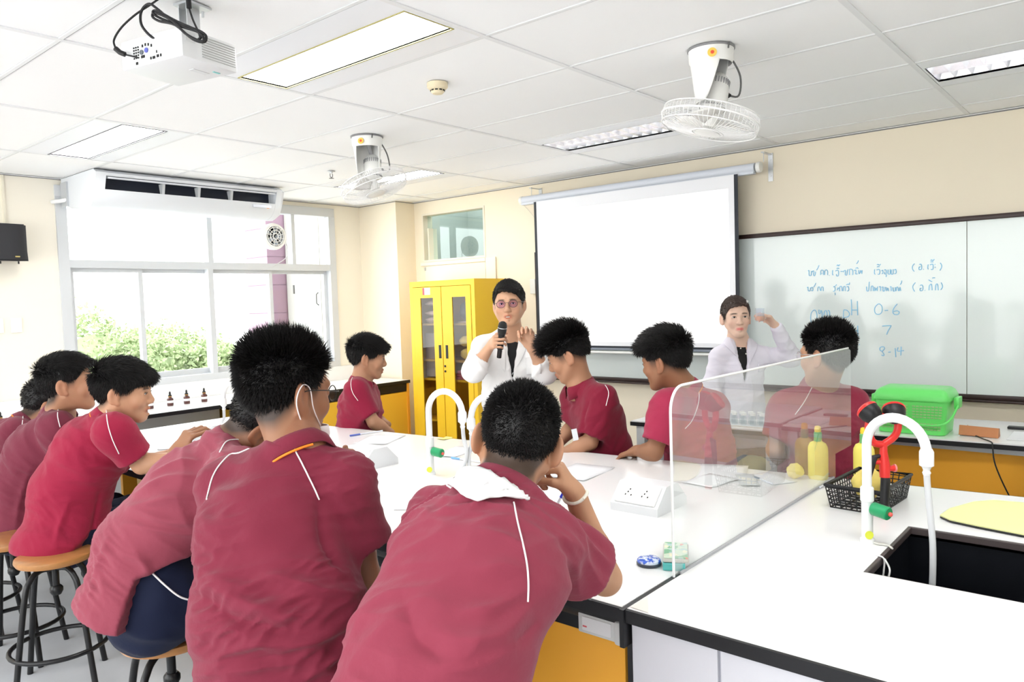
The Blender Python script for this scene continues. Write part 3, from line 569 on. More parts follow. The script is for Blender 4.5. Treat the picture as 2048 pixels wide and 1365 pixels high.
for z in (.985, .935): MB().lathe([(.011, 0), (.011, .006), (.004, .01)], (cx-.005, 5.245, z), (-1, 0, 0), 12).build('lock', mat('lock_black', (.03, .03, .03), .4), cb)
MB().box((cx-.006, 5.42, 1.685), (cx-.0045, 5.50, 1.755)).build('notice', mat('pinkish_paper', (.88, .80, .84), .6), cb)
MB().box((cx-.007, 5.50, 1.685), (cx-.0045, 5.527, 1.755)).build('notice_red_strip', mat('red_print', (.75, .12, .14), .6), cb)
def soft(name, c, r, m, seed, label, cat, grp=None, k=.12):
    g = np.random.default_rng(seed); mb = MB(); mb.ell((0, 0, 0), (1, 1, 1), n=22); v = np.concatenate(mb.v)
    ph = g.uniform(0, 6, 6); v = v*(1+k*(np.sin(4*v[:, :1]+ph[0])*np.cos(5*v[:, 2:]+ph[1])+.6*np.sin(9*v[:, 1:2]+ph[2])*np.cos(8*v[:, 2:]+ph[3])))
    mb.v = [v*np.asarray(r)+np.asarray(c)]; o = mb.build(name, m, None, 180)
    return tag(o, label, cat, grp) if label else o
PINKP = mat('pinkish_plastic_wrap', (.72, .55, .50), .3, var=.2, vscale=30); YB = mat('yellow_cloth', (.85, .68, .18), .7, var=.15, vscale=30)
for i, (z, w) in enumerate(((1.60, .03), (1.50, .03), (1.43, .035))): soft('plastic_bag', (5.32, 5.46, z), (.07, .15, w), PINKP, i, ['pale wrapped package on top of the pile behind the left cabinet door', 'pinkish wrapped package in the middle of the pile behind the left cabinet door', 'pale pink package at the bottom of the pile behind the left cabinet door'][i], 'package', 'packages behind the left cabinet door')
soft('dark_container', (5.33, 5.03, 1.52), (.07, .10, .11), mat('slate_plastic', (.10, .11, .13), .4), 9, 'dark grey container behind the top of the right cabinet door', 'container')
soft('white_package', (5.32, 5.03, 1.41), (.06, .12, .012), PINKP, 4, 'flat pale package under the dark container in the cabinet', 'package')
for i, (y, z, s) in enumerate(((5.03, 1.29, .055), (5.02, 1.17, .055), (4.96, 1.11, .045))): soft('yellow_bundle', (5.31, y, z-.07), (.06, .11, s), YB, i+20, ['yellow cloth bundle on top behind the right cabinet door', 'yellow cloth bundle in the middle behind the right cabinet door', 'small yellow bundle lowest behind the right cabinet door'][i], 'bundle', 'yellow bundles in the cabinet')
for i in range(3): tag(MB().box((5.25, 4.95, .852+.03*i), (5.40, 5.16-.01*i, .878+.03*i), bev=.003).build('pink_book', mat('pink_book_cover', (.62, .22, .26), .5)), ['pink book at the bottom of the stack in the cabinet', 'pink book in the middle of the stack in the cabinet', 'pink book on top of the stack in the cabinet'][i], 'book', 'pink books in the cabinet')
soft('red_jerrycan', (5.34, 5.42, .62), (.07, .10, .18), mat('red_orange_plastic', (.62, .12, .04), .4), 31, 'red orange plastic container low in the cabinet', 'container', k=.04)
tag(MB().box((5.3, 5.30, .86), (5.31, 5.62, 1.30)).build('grey_board', mat('grey_card', (.5, .45, .42), .6)), 'large grey brown board standing behind the left cabinet door', 'board')
# ------------------------------------------------------------------ window-side bench
TOPW = mat('white_laminate', (.90, .90, .90), .18, spec=.4)
EDGE = mat('black_edge', (.014, .014, .016), .35)
ORN = mat('orange_laminate', (.97, .46, .045), .38)
ORY = mat('yellow_orange_laminate', (.97, .57, .05), .38)
GREYP = mat('light_grey_panel', (.60, .61, .60), .5)
bx = thing('wall_bench', 'long white topped bench with black edge under the window', 'bench', (3.6, 6.4, 0))
MB().box((1.2, 6.002, .782), (5.40, 6.75, .80)).build('worktop', TOPW, bx)
MB().box((1.2, 5.985, .768), (5.40, 6.003, .799), bev=.002).box((1.2, 6.0, .768), (5.40, 6.75, .781)).build('edge_band', EDGE, bx)
MB().box((1.2, 6.735, .80), (5.43, 6.757, .95), bev=.002).build('backsplash', mat('white_marble', (.84, .84, .84), .2, var=.08, vscale=3), bx)
MB().box((1.2, 6.55, 0), (3.55, 6.57, .77)).build('back_panel', GREYP, bx)
MB().box((3.60, 6.03, .08), (5.38, 6.74, .68)).build('cabinet_body', ORY, bx)
MB().box((3.60, 6.05, .0), (5.36, 6.72, .08)).build('plinth', EDGE, bx)
MB().box((3.58, 6.01, .68), (5.38, 6.05, .77), bev=.004).build('finger_rail', EDGE, bx)
for i, xx in enumerate((3.62, 4.22, 4.82)):
    MB().box((xx, 6.012, .10), (xx+.58, 6.03, .675), bev=.002).build('cabinet_door', ORY, bx)
    MB().box((xx+.02, 6.0, .695), (xx+.12, 6.012, .755), bev=.004).build('label_holder', mat('label_holder_grey', (.66, .67, .66), .4), bx)
MB().box((5.365, 6.0, 0), (5.395, 6.75, .765), bev=.002).build('end_panel', ORN, bx)
# dropper bottles
db = thing('dropper_bottle', 'dark dropper bottle leftmost of the four on the window bench, by the student\'s lips', 'bottle', onz(301, 818, .80), 'dropper bottles on the window bench'); c = onz(301, 818, .80)
AMB = mat('amber_glass', (.09, .025, .02), .15, spec=.6); 
MB().lathe([(.024, 0), (.026, .003), (.026, .058), (.018, .066), (.012, .07), (.012, .08)], c, n=20).build('bottle_body', AMB, db, 35)
MB().lathe([(.0265, .026), (.0265, .046)], c, n=20, cap=False).build('label', mat('white_label', (.85, .85, .85), .5), db)
MB().lathe([(.014, .078), (.014, .092), (.008, .093), (.008, .11), (.005, .12), (.001, .122)], c, n=16).build('dropper_cap', mat('rubber_black', (.02, .02, .02), .6), db, 40)
MB().lathe([(.0145, .074), (.0145, .082)], c, n=16).build('collar', mat('amber_collar', (.35, .18, .05), .3), db)
for (x, y), lb in (((341, 812), 'dark dropper bottle second from the left on the window bench'), ((374, 808), 'dark dropper bottle second from the right on the window bench'), ((409, 804), 'reddish dropper bottle farthest right on the window bench'), ((2, 858), 'dark dropper bottle on the window bench at the left edge of the photo')):
    p = onz(x, y, .80); dup(db, p-c, lb)
# ------------------------------------------------------------------ island bench
fx = lambda y: 3.36-.085*(y-.7)       # far edge
nx_ = lambda y: 1.615+.010*y          # near edge
def slab(mb, y0, y1, z0, z1, mi=0, xa=None, xb=None, ins=0.0, ez=0.0):
    A = lambda y: (xa if xa is not None else nx_(y)+ins); B = lambda y: (xb if xb is not None else fx(y)-ins)
    mb.hexa([(A(y0), y0, z0), (B(y0), y0, z0), (B(y1), y1, z0), (A(y1), y1, z0)], [(A(y0), y0, z1), (B(y0), y0, z1), (B(y1), y1, z1), (A(y1), y1, z1)], mi); return mb
ia = thing('island_bench', 'long white topped laboratory island with black edge where the students sit', 'lab bench', (2.4, 3.1, 0))
yA0, yA1 = 1.036, 5.27
slab(MB(), yA0+.002, yA1-.012, .785, .80, ins=.010).build('worktop', TOPW, ia)
e = MB(); slab(e, yA0, yA1, .765, .785); e.hexa([(nx_(yA0), yA0, .785), (nx_(yA0)+.01, yA0, .785), (nx_(yA1)+.01, yA1, .785), (nx_(yA1), yA1, .785)], [(nx_(yA0), yA0, .799), (nx_(yA0)+.01, yA0, .799), (nx_(yA1)+.01, yA1, .799), (nx_(yA1), yA1, .799)])
e.hexa([(fx(yA0)-.01, yA0, .785), (fx(yA0), yA0, .785), (fx(yA1), yA1, .785), (fx(yA1)-.01, yA1, .785)], [(fx(yA0)-.01, yA0, .799), (fx(yA0), yA0, .799), (fx(yA1), yA1, .799), (fx(yA1)-.01, yA1, .799)]); slab(e, yA1-.012, yA1, .785, .799); e.build('edge_band', EDGE, ia)
r = MB(); prf = [(.0, .765), (.012, .757), (.016, .745), (.030, .728), (.034, .70), (.034, .69), (.06, .69), (.06, .765)]
r.add([(1.63+a, yA0, z) for a, z in prf]+[(1.635+a, 2.05, z) for a, z in prf], [tuple(range(8)), tuple(range(15, 7, -1))]+[(i, 8+i, 8+(i+1) % 8, (i+1) % 8) for i in range(8)])
r.build('finger_rail', EDGE, ia, 30)
MB().box((1.665, 1.05, .06), (1.68, 1.62, .69), bev=.002).build('drawer_front', ORN, ia)
MB().box((1.68, 1.05, .06), (2.15, 1.62, .76)).build('pedestal', ORN, ia)
MB().box((1.70, 1.06, 0), (2.14, 1.60, .06)).build('plinth', EDGE, ia)
lh = MB().box((1.645, 1.065, .693), (1.655, 1.185, .748), bev=.004).box((1.635, 1.042, .69), (1.66, 1.066, .755), bev=.008).build('label_holder', mat('label_holder_grey', (.66, .67, .66)), ia, 40)
MB().box((1.643, 1.078, .703), (1.6455, 1.170, .740)).build('label_card', mat('label_card', (.80, .80, .81), .5), lh)
MB().box((1.6425, 1.155, .712), (1.6431, 1.168, .716)).build('label_print', mat('red_print', (.75, .12, .14)), lh)
MB().box((2.20, 1.62, .10), (2.22, 5.0, .765)).build('modesty_panel', mat('dark_grey_panel', (.10, .11, .11), .6), ia)
MB().box((2.22, 1.05, .08), (2.95, 5.05, .764)).build('inner_carcass', mat('dark_grey_panel', (.10, .11, .11)), ia)
for a, b_ in ((2.95, 3.5), (4.05, 4.6)):
    MB().box((1.95, a, .10), (2.20, b_, .764), bev=.003).build('pedestal', mat('tan_laminate', (.80, .55, .22), .45), ia); MB().box((1.96, a+.01, 0), (2.19, b_-.01, .10)).build('plinth', EDGE, ia)
MB().box((2.0, 4.92, 0), (2.9, 4.95, .765)).build('end_panel', ORN, ia)
ib = thing('sink_bench', 'white topped bench with black sink in the right foreground', 'lab bench', (2.5, -.2, 0))
yB0, yB1 = -1.6, 1.022; sx0, sx1, sy0, sy1 = 2.24, 2.77, .02, .615
w = MB(); slab(w, sy1, yB1, .785, .80, ins=.010); slab(w, yB0, sy0, .785, .80, ins=.010); slab(w, sy0, sy1, .785, .80, xb=sx0, ins=.010); slab(w, sy0, sy1, .785, .80, xa=sx1, ins=.010); w.build('worktop', TOPW, ib, recalc=False)
e = MB(); slab(e, sy1, yB1, .765, .785); slab(e, yB0, sy0, .765, .785); slab(e, sy0, sy1, .765, .785, xb=sx0); slab(e, sy0, sy1, .765, .785, xa=sx1)
for A, B in ((0, .010),):
    e.hexa([(nx_(yB0), yB0, .785), (nx_(yB0)+.01, yB0, .785), (nx_(yB1)+.01, yB1, .785), (nx_(yB1), yB1, .785)], [(nx_(yB0), yB0, .799), (nx_(yB0)+.01, yB0, .799), (nx_(yB1)+.01, yB1, .799), (nx_(yB1), yB1, .799)])
    e.hexa([(fx(yB0)-.01, yB0, .785), (fx(yB0), yB0, .785), (fx(yB1), yB1, .785), (fx(yB1)-.01, yB1, .785)], [(fx(yB0)-.01, yB0, .799), (fx(yB0), yB0, .799), (fx(yB1), yB1, .799), (fx(yB1)-.01, yB1, .799)])
e.build('edge_band', EDGE, ib)
SB = mat('black_epoxy', (.008, .009, .012), .25)
s = MB(); z0 = .52
s.box((sx0-.012, sy0-.012, z0), (sx0, sy1+.012, .795)).box((sx1, sy0-.012, z0), (sx1+.012, sy1+.012, .795)).box((sx0, sy0-.012, z0), (sx1, sy0, .795)).box((sx0, sy1, z0), (sx1, sy1+.012, .795)).box((sx0-.012, sy0-.012, z0-.012), (sx1+.012, sy1+.012, z0))
so = s.build('sink_basin', SB, ib)
rim = MB(); rw = .010
for a, b_ in (((sx0-.004, sy0), (sx0+rw, sy1)), ((sx1-rw, sy0), (sx1+.004, sy1)), ((sx0, sy0-.004), (sx1, sy0+rw)), ((sx0, sy1-rw), (sx1, sy1+.004))): rim.box((*a, .775), (*b_, .7985), bev=.003)
rim.build('sink_rim', mat('sink_rim_brown', (.07, .055, .055), .35), so)
MB().lathe([(.03, 0), (.03, .004), (.02, .002), (.001, .002)], (2.5, .3, z0), n=20).build('drain', STEEL, so)
MB().box((1.66, -1.5, .08), (2.15, 1.018, .765)).build('carcass', mat('cool_white_panel', (.74, .74, .79), .4), ib)
MB().box((2.15, -1.5, .08), (3.2, 1.018, .50)).build('rear_carcass', mat('cool_white_panel', (.74, .74, .79)), ib)
for a, b_ in ((.78, 1.015), (.20, .772), (-.4, .192), (-1.0, -.408)): MB().box((1.645, a, .09), (1.66, b_, .757), bev=.0015).build('cabinet_door', mat('cool_white_panel', (.74, .74, .79)), ib)
MB().box((1.68, -1.5, 0), (3.1, 1.01, .08)).build('plinth', EDGE, ib)
tag(MB().box((1.618, 1.0225, .70), (1.96, 1.0355, .80)).build('black_seam_strip', EDGE), 'black strip in the seam between the two bench tops below the clear screen', 'strip')
tag(MB().box((1.655, 1.022, .02), (1.68, 1.036, .70)).build('black_end_strip', EDGE), 'tall black strip between the orange drawer and the white cabinet', 'strip')
tag(MB().add([(1.645, 1.018, .8008), (1.64, .962, .8008), (1.70, .998, .8008), (1.735, 1.018, .8008), (1.645, 1.018, .802), (1.64, .962, .802), (1.70, .998, .802), (1.735, 1.018, .802)], [(0, 1, 2, 3), (7, 6, 5, 4), (0, 4, 5, 1), (1, 5, 6, 2), (2, 6, 7, 3), (3, 7, 4, 0)]).build('paper_scrap', mat('cream_scrap', (.80, .79, .74), .6)), 'torn cream paper scrap stuck on the bench corner below the clear screen', 'paper')
# clear screen
pts = []
for a in np.linspace(math.pi, math.pi/2, 9): pts.append((1.97+.07*math.cos(a), 1.272+.07*math.sin(a)))
pts = [(1.90, .755)]+pts+[(3.53, 1.342), (3.57, 1.33), (3.57, .90), (fx(1.03)+.012, .90), (fx(1.03)+.012, .80), (2.0, .80), (2.0, .755)]
ap = thing('clear_screen', 'clear acrylic divider standing across the white bench with glossy polished edge', 'screen divider', (2.7, 1.03, .8))
MB().prism([(x, 1.0265, z) for x, z in pts], (0, .005, 0)).build('acrylic_sheet', glassmat('clear_acrylic', (.97, .985, .98), 1.72, haze=.10, hcol=(.95, .95, .95)), ap)
ed = MB(); P = [V(x, 1.029, z) for x, z in pts[:12]]
ed.tube(P[0:1]+P[1:10]+[V(2.3, 1.029, 1.342), V(3.54, 1.029, 1.342)], .0042, n=8); ed.build('polished_edge', mat('polished_edge', (.86, .88, .88), .2), ap, 60)
MB().box((1.93, 1.020, .8005), (fx(1.03)-.02, 1.0255, .808)).build('gasket', mat('grey_gasket', (.42, .43, .45), .4), ap)
# ------------------------------------------------------------------ things on the island
TAPW = mat('white_tap', (.88, .89, .90), .25)
def tap(base, end, label, htop=1.205, hose_to=.78, valve=True):
    b = np.asarray(base, float); e = V(end[0], end[1], 0); d = nrm((e-b)*V(1, 1, 0)); R = np.linalg.norm((e-b)[:2])/2
    t = thing('gooseneck_tap', label, 'tap', b, 'white gooseneck laboratory taps')
    MB().lathe([(.022, 0), (.022, .012), (.017, .016), (.017, .13), (.020, .134), (.020, .175), (.016, .18)], b, n=20).build('post', TAPW, t, 35)
    cz = htop-R-.014; mid = V(b[0], b[1], 0)+d*R
    P = [V(b[0], b[1], b[2]+.17), V(b[0], b[1], cz)]+[mid-d*R*math.cos(a)+V(0, 0, cz+R*math.sin(a)) for a in np.linspace(.15, math.pi-.15, 16)]+[V(end[0], end[1], cz-.0)]
    MB().tube(P, .0145, n=14).build('arched_spout', TAPW, t, 60)
    MB().lathe([(.015, .02), (.020, .01), (.020, -.03), (.013, -.035), (.009, -.045), (.012, -.052), (.009, -.06)], (end[0], end[1], cz-.005), n=16).build('nozzle', TAPW, t, 40)
    if valve:
        vc = b+V(0, 0, .115); vd = nrm(d*1.0+V(-.05, .0, -.1))
        MB().tube([vc, vc+vd*.03], .008, n=10).build('valve_stem', TAPW, t)
        MB().lathe([(.019, 0), (.021, .003), (.021, .052), (.018, .055)], vc+vd*.02, vd, 20).build('valve_handle', mat('green_valve', (.02, .33, .13), .3), t, 35)
        MB().ell(vc+vd*.08, (.007, .007, .007)).build('red_indicator', mat('red_indicator', (.8, .12, .1), .4), t)
        MB().lathe([(.001, 0), (.013, 0), (.013, .003), (.001, .003)], b-d*.004-FF*.020*V(1, 1, 0)+V(0, 0, .028), -FF, 16).build('yellow_tag', mat('yellow_tag', (.75, .80, .08), .4), t)
    z0 = cz-.055
    if hose_to is not None:
        HP = [V(end[0], end[1], z0), V(end[0], end[1], z0-.06)+d*.004, V(end[0], end[1], (z0+hose_to)/2)+d*.018, V(end[0], end[1], hose_to+.06)+d*.012-V(.01, 0, 0), V(end[0], end[1], hose_to)-d*.012-V(.03, 0, 0)]
        MB().tube(HP, .0092, n=12, smooth_path=8).build('rubber_hose', mat('translucent_hose', (.74, .76, .78), .3, alpha=.85), t, 60)
    return t
e1 = onx(1853, 870, 2.46); tap((2.518, .678, .8), (2.46, e1[1]), 'white gooseneck tap beside the black sink, nearest of the taps', 1.222, .60)
e2 = onx(924, 815, 2.44); tap((2.419, 2.564, .8), (2.44, e2[1]), 'white gooseneck tap in front of the yellow cabinet, left one of the middle pair', 1.21, .815)
e3 = onx(941, 815, 2.46); tap((2.46, e3[1]-.24, .8), (2.46, e3[1]), 'white gooseneck tap in front of the standing man, right one of the middle pair', 1.20, .815, valve=False)
e4 = onx(479, 840, 2.50); tap((2.50, e4[1], .8), (2.52, e4[1]+.22), 'white gooseneck tap at the far left end of the island', 1.14, .815, valve=False)
# cup sink between the middle taps
tag(MB().box((2.36, 2.02, .8003), (2.56, 2.44, .803), bev=.001).build('sink_cover', mat('pale_cover', (.80, .81, .81), .3)), 'pale flat sink cover on the island under the middle pair of taps', 'cover')
# chain with snap hook
ch = thing('drain_chain', 'white cord with metal snap hook hanging over the sink edge', 'chain', onz(1730, 1083, .80))
P = [onz(1733, 1080, .804), onz(1755, 1088, .804), onz(1775, 1091, .804), onz(1785, 1098, .802)]
MB().tube(P, .003, n=6, smooth_path=4).tube([q+V(.004, .004, 0) for q in P], .0025, n=6, smooth_path=4).build('cord', mat('cream_cord', (.78, .77, .72), .6), ch)
q0 = V(2.40, .612, .795); MB().tube([q0+V(-.0, .01, .008), q0+V(0, -.012, 0), q0+V(-.02, -.016, -.03), q0+V(-.03, -.016, -.055), q0+V(-.045, -.03, -.05), q0+V(-.03, -.035, -.02), q0+V(0, -.014, 0)], .003, n=8, smooth_path=5).build('snap_hook', mat('hook_silver', (.75, .75, .74), .3, metal=.5), ch, 60)
# sockets
def socket(c, label, yaw=0):
    t = thing('socket_box', label, 'socket box', c, 'tent shaped socket boxes on the island'); c = np.asarray(c, float)
    pr = [(0, 0), (0, .03), (.07, .098), (.155, .098), (.225, .03), (.225, 0)]
    MB().prism([c+V(a, 0, z) for a, z in pr], (0, .20, 0)).build('housing', mat('socket_grey_white', (.76, .78, .80), .35), t)
    n = nrm(V(-.068, 0, .07)); s = nrm(V(.07, 0, .068)); m0 = c+V(.035, .1, .064)
    g = MB().obox(m0+n*.003, s*.042, (0, .085, 0), n*.004, 0, bev=.003)
    for yy in (-.035, .035):
        for a, b_ in ((-.01, .012), (-.01, -.012), (.014, 0), (.002, .005)): g.obox(m0+V(0, yy+b_, 0)+s*a+n*.0070, s*.003, (0, .0022, 0), n*.001, 1)
    g.build('face_plate', [PLAST, DARK], t)
    return t
so1 = socket((2.385, 1.352, .8), 'white double socket box on the island left of the clear screen')
for p, lb in ((onz(700, 940, .8), 'white socket box on the island behind the student wearing a mask'), (onz(388, 885, .8), 'white socket box on the far left part of the island')):
    dup(so1, V(p[0], p[1]-.1, .8)-V(2.385, 1.352, .8), lb)
# phone and disc
PHN = onz(1352, 1125, .8)
ph = thing('phone', 'phone in a green floral case resting on a teal box beside the clear screen', 'phone', (PHN[0], PHN[1], .818)); u_ = nrm(onz(1350, 1090, .8)-onz(1350, 1145, .8)); v_ = V(u_[1], -u_[0], 0)
MB().obox(V(PHN[0], PHN[1], .829), u_*.075, v_*.038, (0, 0, .006), bev=.005).build('phone_body', mat('phone_grey', (.55, .55, .5), .3), ph, 40)
FLO = mat('floral_green', (.30, .58, .34), .4); nn = FLO.node_tree; vo = nn.nodes.new('ShaderNodeTexVoronoi'); vo.inputs['Scale'].default_value = 55; rp = nn.nodes.new('ShaderNodeValToRGB'); rp.color_ramp.interpolation = 'CONSTANT'
els = rp.color_ramp.elements; els[0].color = (.22, .50, .30, 1); els[1].position = .35; els[1].color = (.62, .75, .60, 1)
for p_, c_ in ((.55, (.45, .65, .62)), (.75, (.85, .82, .62)), (.9, (.75, .30, .28))): q = els.new(p_); q.color = (*c_, 1)
tcn = nn.nodes.new('ShaderNodeTexCoord'); nn.links.new(tcn.outputs['Object'], vo.inputs['Vector']); nn.links.new(vo.outputs['Color'], rp.inputs[0]); nn.links.new(rp.outputs[0], nn.nodes['Principled BSDF'].inputs['Base Color'])
MB().obox(V(PHN[0], PHN[1], .8362), u_*.071, v_*.034, (0, 0, .0012)).build('case_back', FLO, ph)
tag(MB().obox(V(PHN[0]-.012, PHN[1]+.0, .8115), u_*.068, v_*.032, (0, 0, .011), bev=.003).build('teal_box', mat('teal_card', (.10, .50, .48), .4)), 'small teal box lying flat under the green phone case', 'box')
p = onz(1298, 1130, .8); t = thing('pocket_mirror', 'round blue and white patterned compact lying on the island', 'compact', (p[0], p[1], .8))
MB().lathe([(.034, 0), (.037, .003), (.037, .008), (.035, .010)], (p[0], p[1], .8), n=32).build('base', mat('dark_slate', (.05, .06, .08), .4), t, 40)
BLW = mat('blue_white_pattern', (.5, .6, .9), .2); nn = BLW.node_tree; vo = nn.nodes.new('ShaderNodeTexNoise'); vo.inputs['Scale'].default_value = 70; rp = nn.nodes.new('ShaderNodeValToRGB'); rp.color_ramp.elements[0].position = .45; rp.color_ramp.elements[0].color = (.05, .13, .6, 1); rp.color_ramp.elements[1].position = .56; rp.color_ramp.elements[1].color = (.75, .82, .95, 1)
tcn = nn.nodes.new('ShaderNodeTexCoord'); nn.links.new(tcn.outputs['Object'], vo.inputs['Vector']); nn.links.new(vo.outputs['Fac'], rp.inputs[0]); nn.links.new(rp.outputs[0], nn.nodes['Principled BSDF'].inputs['Base Color'])
MB().lathe([(.035, .010), (.035, .016), (.030, .020), (.001, .022)], (p[0], p[1], .8), n=32).build('lid', BLW, t, 40)
# papers, pens
PAP = mat('paper_white', (.84, .85, .88), .6); PAG = mat('paper_greyish', (.66, .68, .68), .6)
def paper(px, py, w, l, ang, label, m=PAP, name='paper_sheet', z=.8012):
    p = onz(px, py, z); a = math.radians(ang); u = V(math.cos(a), math.sin(a), 0); v = V(-u[1], u[0], 0); vs = []; n = 7
    for i in range(n):
        for j in range(n):
            s, t2 = i/(n-1)-.5, j/(n-1)-.5
            vs.append(V(p[0], p[1], z)+u*l*s+v*w*t2+V(0, 0, .0015+.006*max(0, abs(s)*2-.7)+.002*math.sin(7*s+px)))
    o = MB().add(vs, [(i*n+j, i*n+j+1, i*n+n+j+1, i*n+n+j) for i in range(n-1) for j in range(n-1)]).build(name, m, None, 180, recalc=False)
    sd = o.modifiers.new('thickness', 'SOLIDIFY'); sd.thickness = .0008; sd.offset = 1
    return tag(o, label, 'paper', 'papers lying on the island')
paper(1445, 945, .21, .29, 20, 'white sheet farther back on the island behind the clear screen'); paper(1495, 962, .08, .2, 30, 'narrow grey striped sheet on the island behind the clear screen', PAG)
paper(1540, 958, .12, .2, 60, 'folded white sheet at the island edge near the yellow bottle'); paper(1420, 962, .15, .21, -10, 'small white sheet in front on the island behind the clear screen', z=.804)
paper(1160, 945, .21, .29, 5, 'white sheet on the island in front of the boy looking down'); paper(760, 880, .21, .29, 25, 'white sheet at the far edge beside the boy at the island end'); paper(910, 905, .15, .25, 12, 'white sheet on the island by the middle taps'); paper(850, 1000, .21, .29, 40, 'white sheet in front of the student wearing a mask')
paper(1065, 1040, .21, .29, 35, 'white worksheet under the pen hand of the nearest student'); paper(890, 878, .06, .08, 0, 'small yellow note on the island by the left middle tap', mat('yellow_note', (.85, .78, .25), .6), 'sticky_note')
paper(355, 890, .2, .28, 60, 'pale worksheet in front of the bending student')
def pen(a, b, label, col, cap=None, r=.0042):
    a, b = np.asarray(a), np.asarray(b); t = thing('pen', label, 'pen', a); d = b-a
    MB().tube([a, a+d*.72], r, n=10).build('barrel', mat('pen_clear', (.75, .78, .85), .3), t, 60); MB().tube([a+d*.70, b], r*1.25, n=10).build('cap', mat('pen_cap_%s' % cap, col, .35), t, 60)
    return t
BLU = (.02, .04, .62)
pen(onz(962, 925, .806), onz(903, 916, .806), 'pale blue capped pen lying near the middle taps', (.2, .45, .85), 'light')
pen(onz(765, 862, .806), onz(700, 872, .806), 'thin blue pen lying far back beside the white sheets', (.1, .15, .5), 'navy')
pen(onz(1545, 968, .806), onz(1510, 955, .806), 'dark pen with clear barrel behind the clear screen', (.1, .15, .2), 'dark')
pen(onz(1640, 975, .806), onz(1690, 952, .806), 'grey pen along the foot of the clear screen', (.5, .5, .48), 'grey')
# dish soap bottles
def soap(base, label, s=1.0):
    t = thing('soap_bottle', label, 'bottle', base, 'yellow dish soap bottles'); b = np.asarray(base, float)
    mb = MB(); n = 28; pf = [(.90, 0), (1, .01), (1, .12), (.97, .138), (.78, .155), (.42, .163), (.42, .168)]; ang = np.linspace(0, 2*math.pi, n, endpoint=False); vs = []
    for r, z in pf: vs.append(np.stack([b[0]+r*.026*np.cos(ang), b[1]+r*.042*np.sin(ang), np.full(n, b[2]+z*s)], 1))
    f = [(i*n+j, i*n+(j+1) % n, (i+1)*n+(j+1) % n, (i+1)*n+j) for i in range(len(pf)-1) for j in range(n)]+[tuple(range(n-1, -1, -1)), tuple(range((len(pf)-1)*n, len(pf)*n))]
    mb.add(np.concatenate(vs), f).build('bottle_body', mat('yellow_soap', (.90, .78, .16), .3), t, 40)
    MB().lathe([(.016, .163), (.016, .20), (.012, .203)], b, n=20).build('green_collar', mat('green_collar', (.18, .50, .18), .4), t, 40)
    MB().lathe([(.012, .20), (.014, .21), (.012, .225), (.006, .228)], b, n=16).build('yellow_nozzle', mat('nozzle_yellow', (.95, .65, .05), .35), t, 40)
soap((fx(.95)-.07, 1.075, .80), 'yellow dish soap bottle with green collar just behind the clear screen')
soap((fx(.95)-.02, .905, .80), 'yellow dish soap bottle partly hidden behind the nearest tap')
soft('yellow_sponge', (fx(1)-.10, 1.16, .83), (.04, .035, .03), YB, 44, 'crumpled yellow cloth beside the soap bottle behind the clear screen', 'cloth')
# black basket with yellow cloths
bk = thing('black_basket', 'small black plastic mesh basket holding yellow cloths behind the nearest tap', 'basket', (3.0, .79, .8))
P0b, P1b = onz(1695, 1028, .8), onz(1772, 985, .8)
bc = V(3.00, .80, .8); ang = math.radians(-4); bu = V(math.cos(ang), math.sin(ang), 0); bv = V(-bu[1], bu[0], 0)
hl, hw_, hh = .15, .085, .085
g = MB()
def bpt(s, t2, z): k = 1+.14*z/hh; return bc+bu*s*hl*k+bv*t2*hw_*k+V(0, 0, .002+z)
cor = [(-1, -1), (1, -1), (1, 1), (-1, 1)]
for (a, b_) in ((0, 1), (1, 2), (2, 3), (3, 0)):
    A, B = cor[a], cor[b_]; nn_ = 15 if a % 2 == 0 else 9
    for i in range(nn_+1):
        s = A[0]+(B[0]-A[0])*i/nn_; t2 = A[1]+(B[1]-A[1])*i/nn_; g.tube([bpt(s, t2, 0), bpt(s, t2, hh)], .0022, n=5, cap=False)
    for z in np.linspace(0, hh*.9, 6): g.tube([bpt(*A, z), bpt(*B, z)], .0022, n=5, cap=False)
g.tube([bpt(-1, -1, 0), bpt(1, 1, 0)], .001, n=4)
for i in range(9): s = -1+2*i/8; g.tube([bpt(s, -1, 0), bpt(s, 1, 0)], .003, n=5, cap=False)
for i in range(6): s = -1+2*i/5; g.tube([bpt(-1, s, 0), bpt(1, s, 0)], .003, n=5, cap=False)
g.build('mesh_body', BLACK, bk, 60)
MB().tube([bpt(*c_, hh) for c_ in cor+[cor[0]]], .006, n=8).build('rim', BLACK, bk, 60)
soft('yellow_cloth', bc+V(-.02, .0, .075), (.07, .05, .055), YB, 51, 'yellow cloth heaped in the black basket', 'cloth'); soft('yellow_cloth', bc+V(.05, .01, .065), (.05, .045, .05), YB, 52, 'smaller yellow cloth at the back of the black basket', 'cloth')
# yellow mat
mt_ = thing('yellow_mat', 'pale yellow cloth mat with black edge near the sink', 'mat', (2.85, .35, .8))
mp = [onz(*q, .803) for q in ((1880, 1036), (1900, 1022), (1950, 1008), (1990, 1005), (2048, 1010), (2150, 1030), (2160, 1095), (2048, 1075), (1960, 1058), (1900, 1045))]
MB().prism(mp, (0, 0, .004)).build('black_underside', EDGE, mt_)
cc = sum(mp)/len(mp); MB().prism([cc+(q-cc)*.985+V(0, 0, .004)+FF*.006*V(1, 1, 0) for q in mp], (0, 0, .004)).build('yellow_top', mat('lemon_cloth', (.90, .92, .45), .7, bump=.3, bscale=200), mt_)
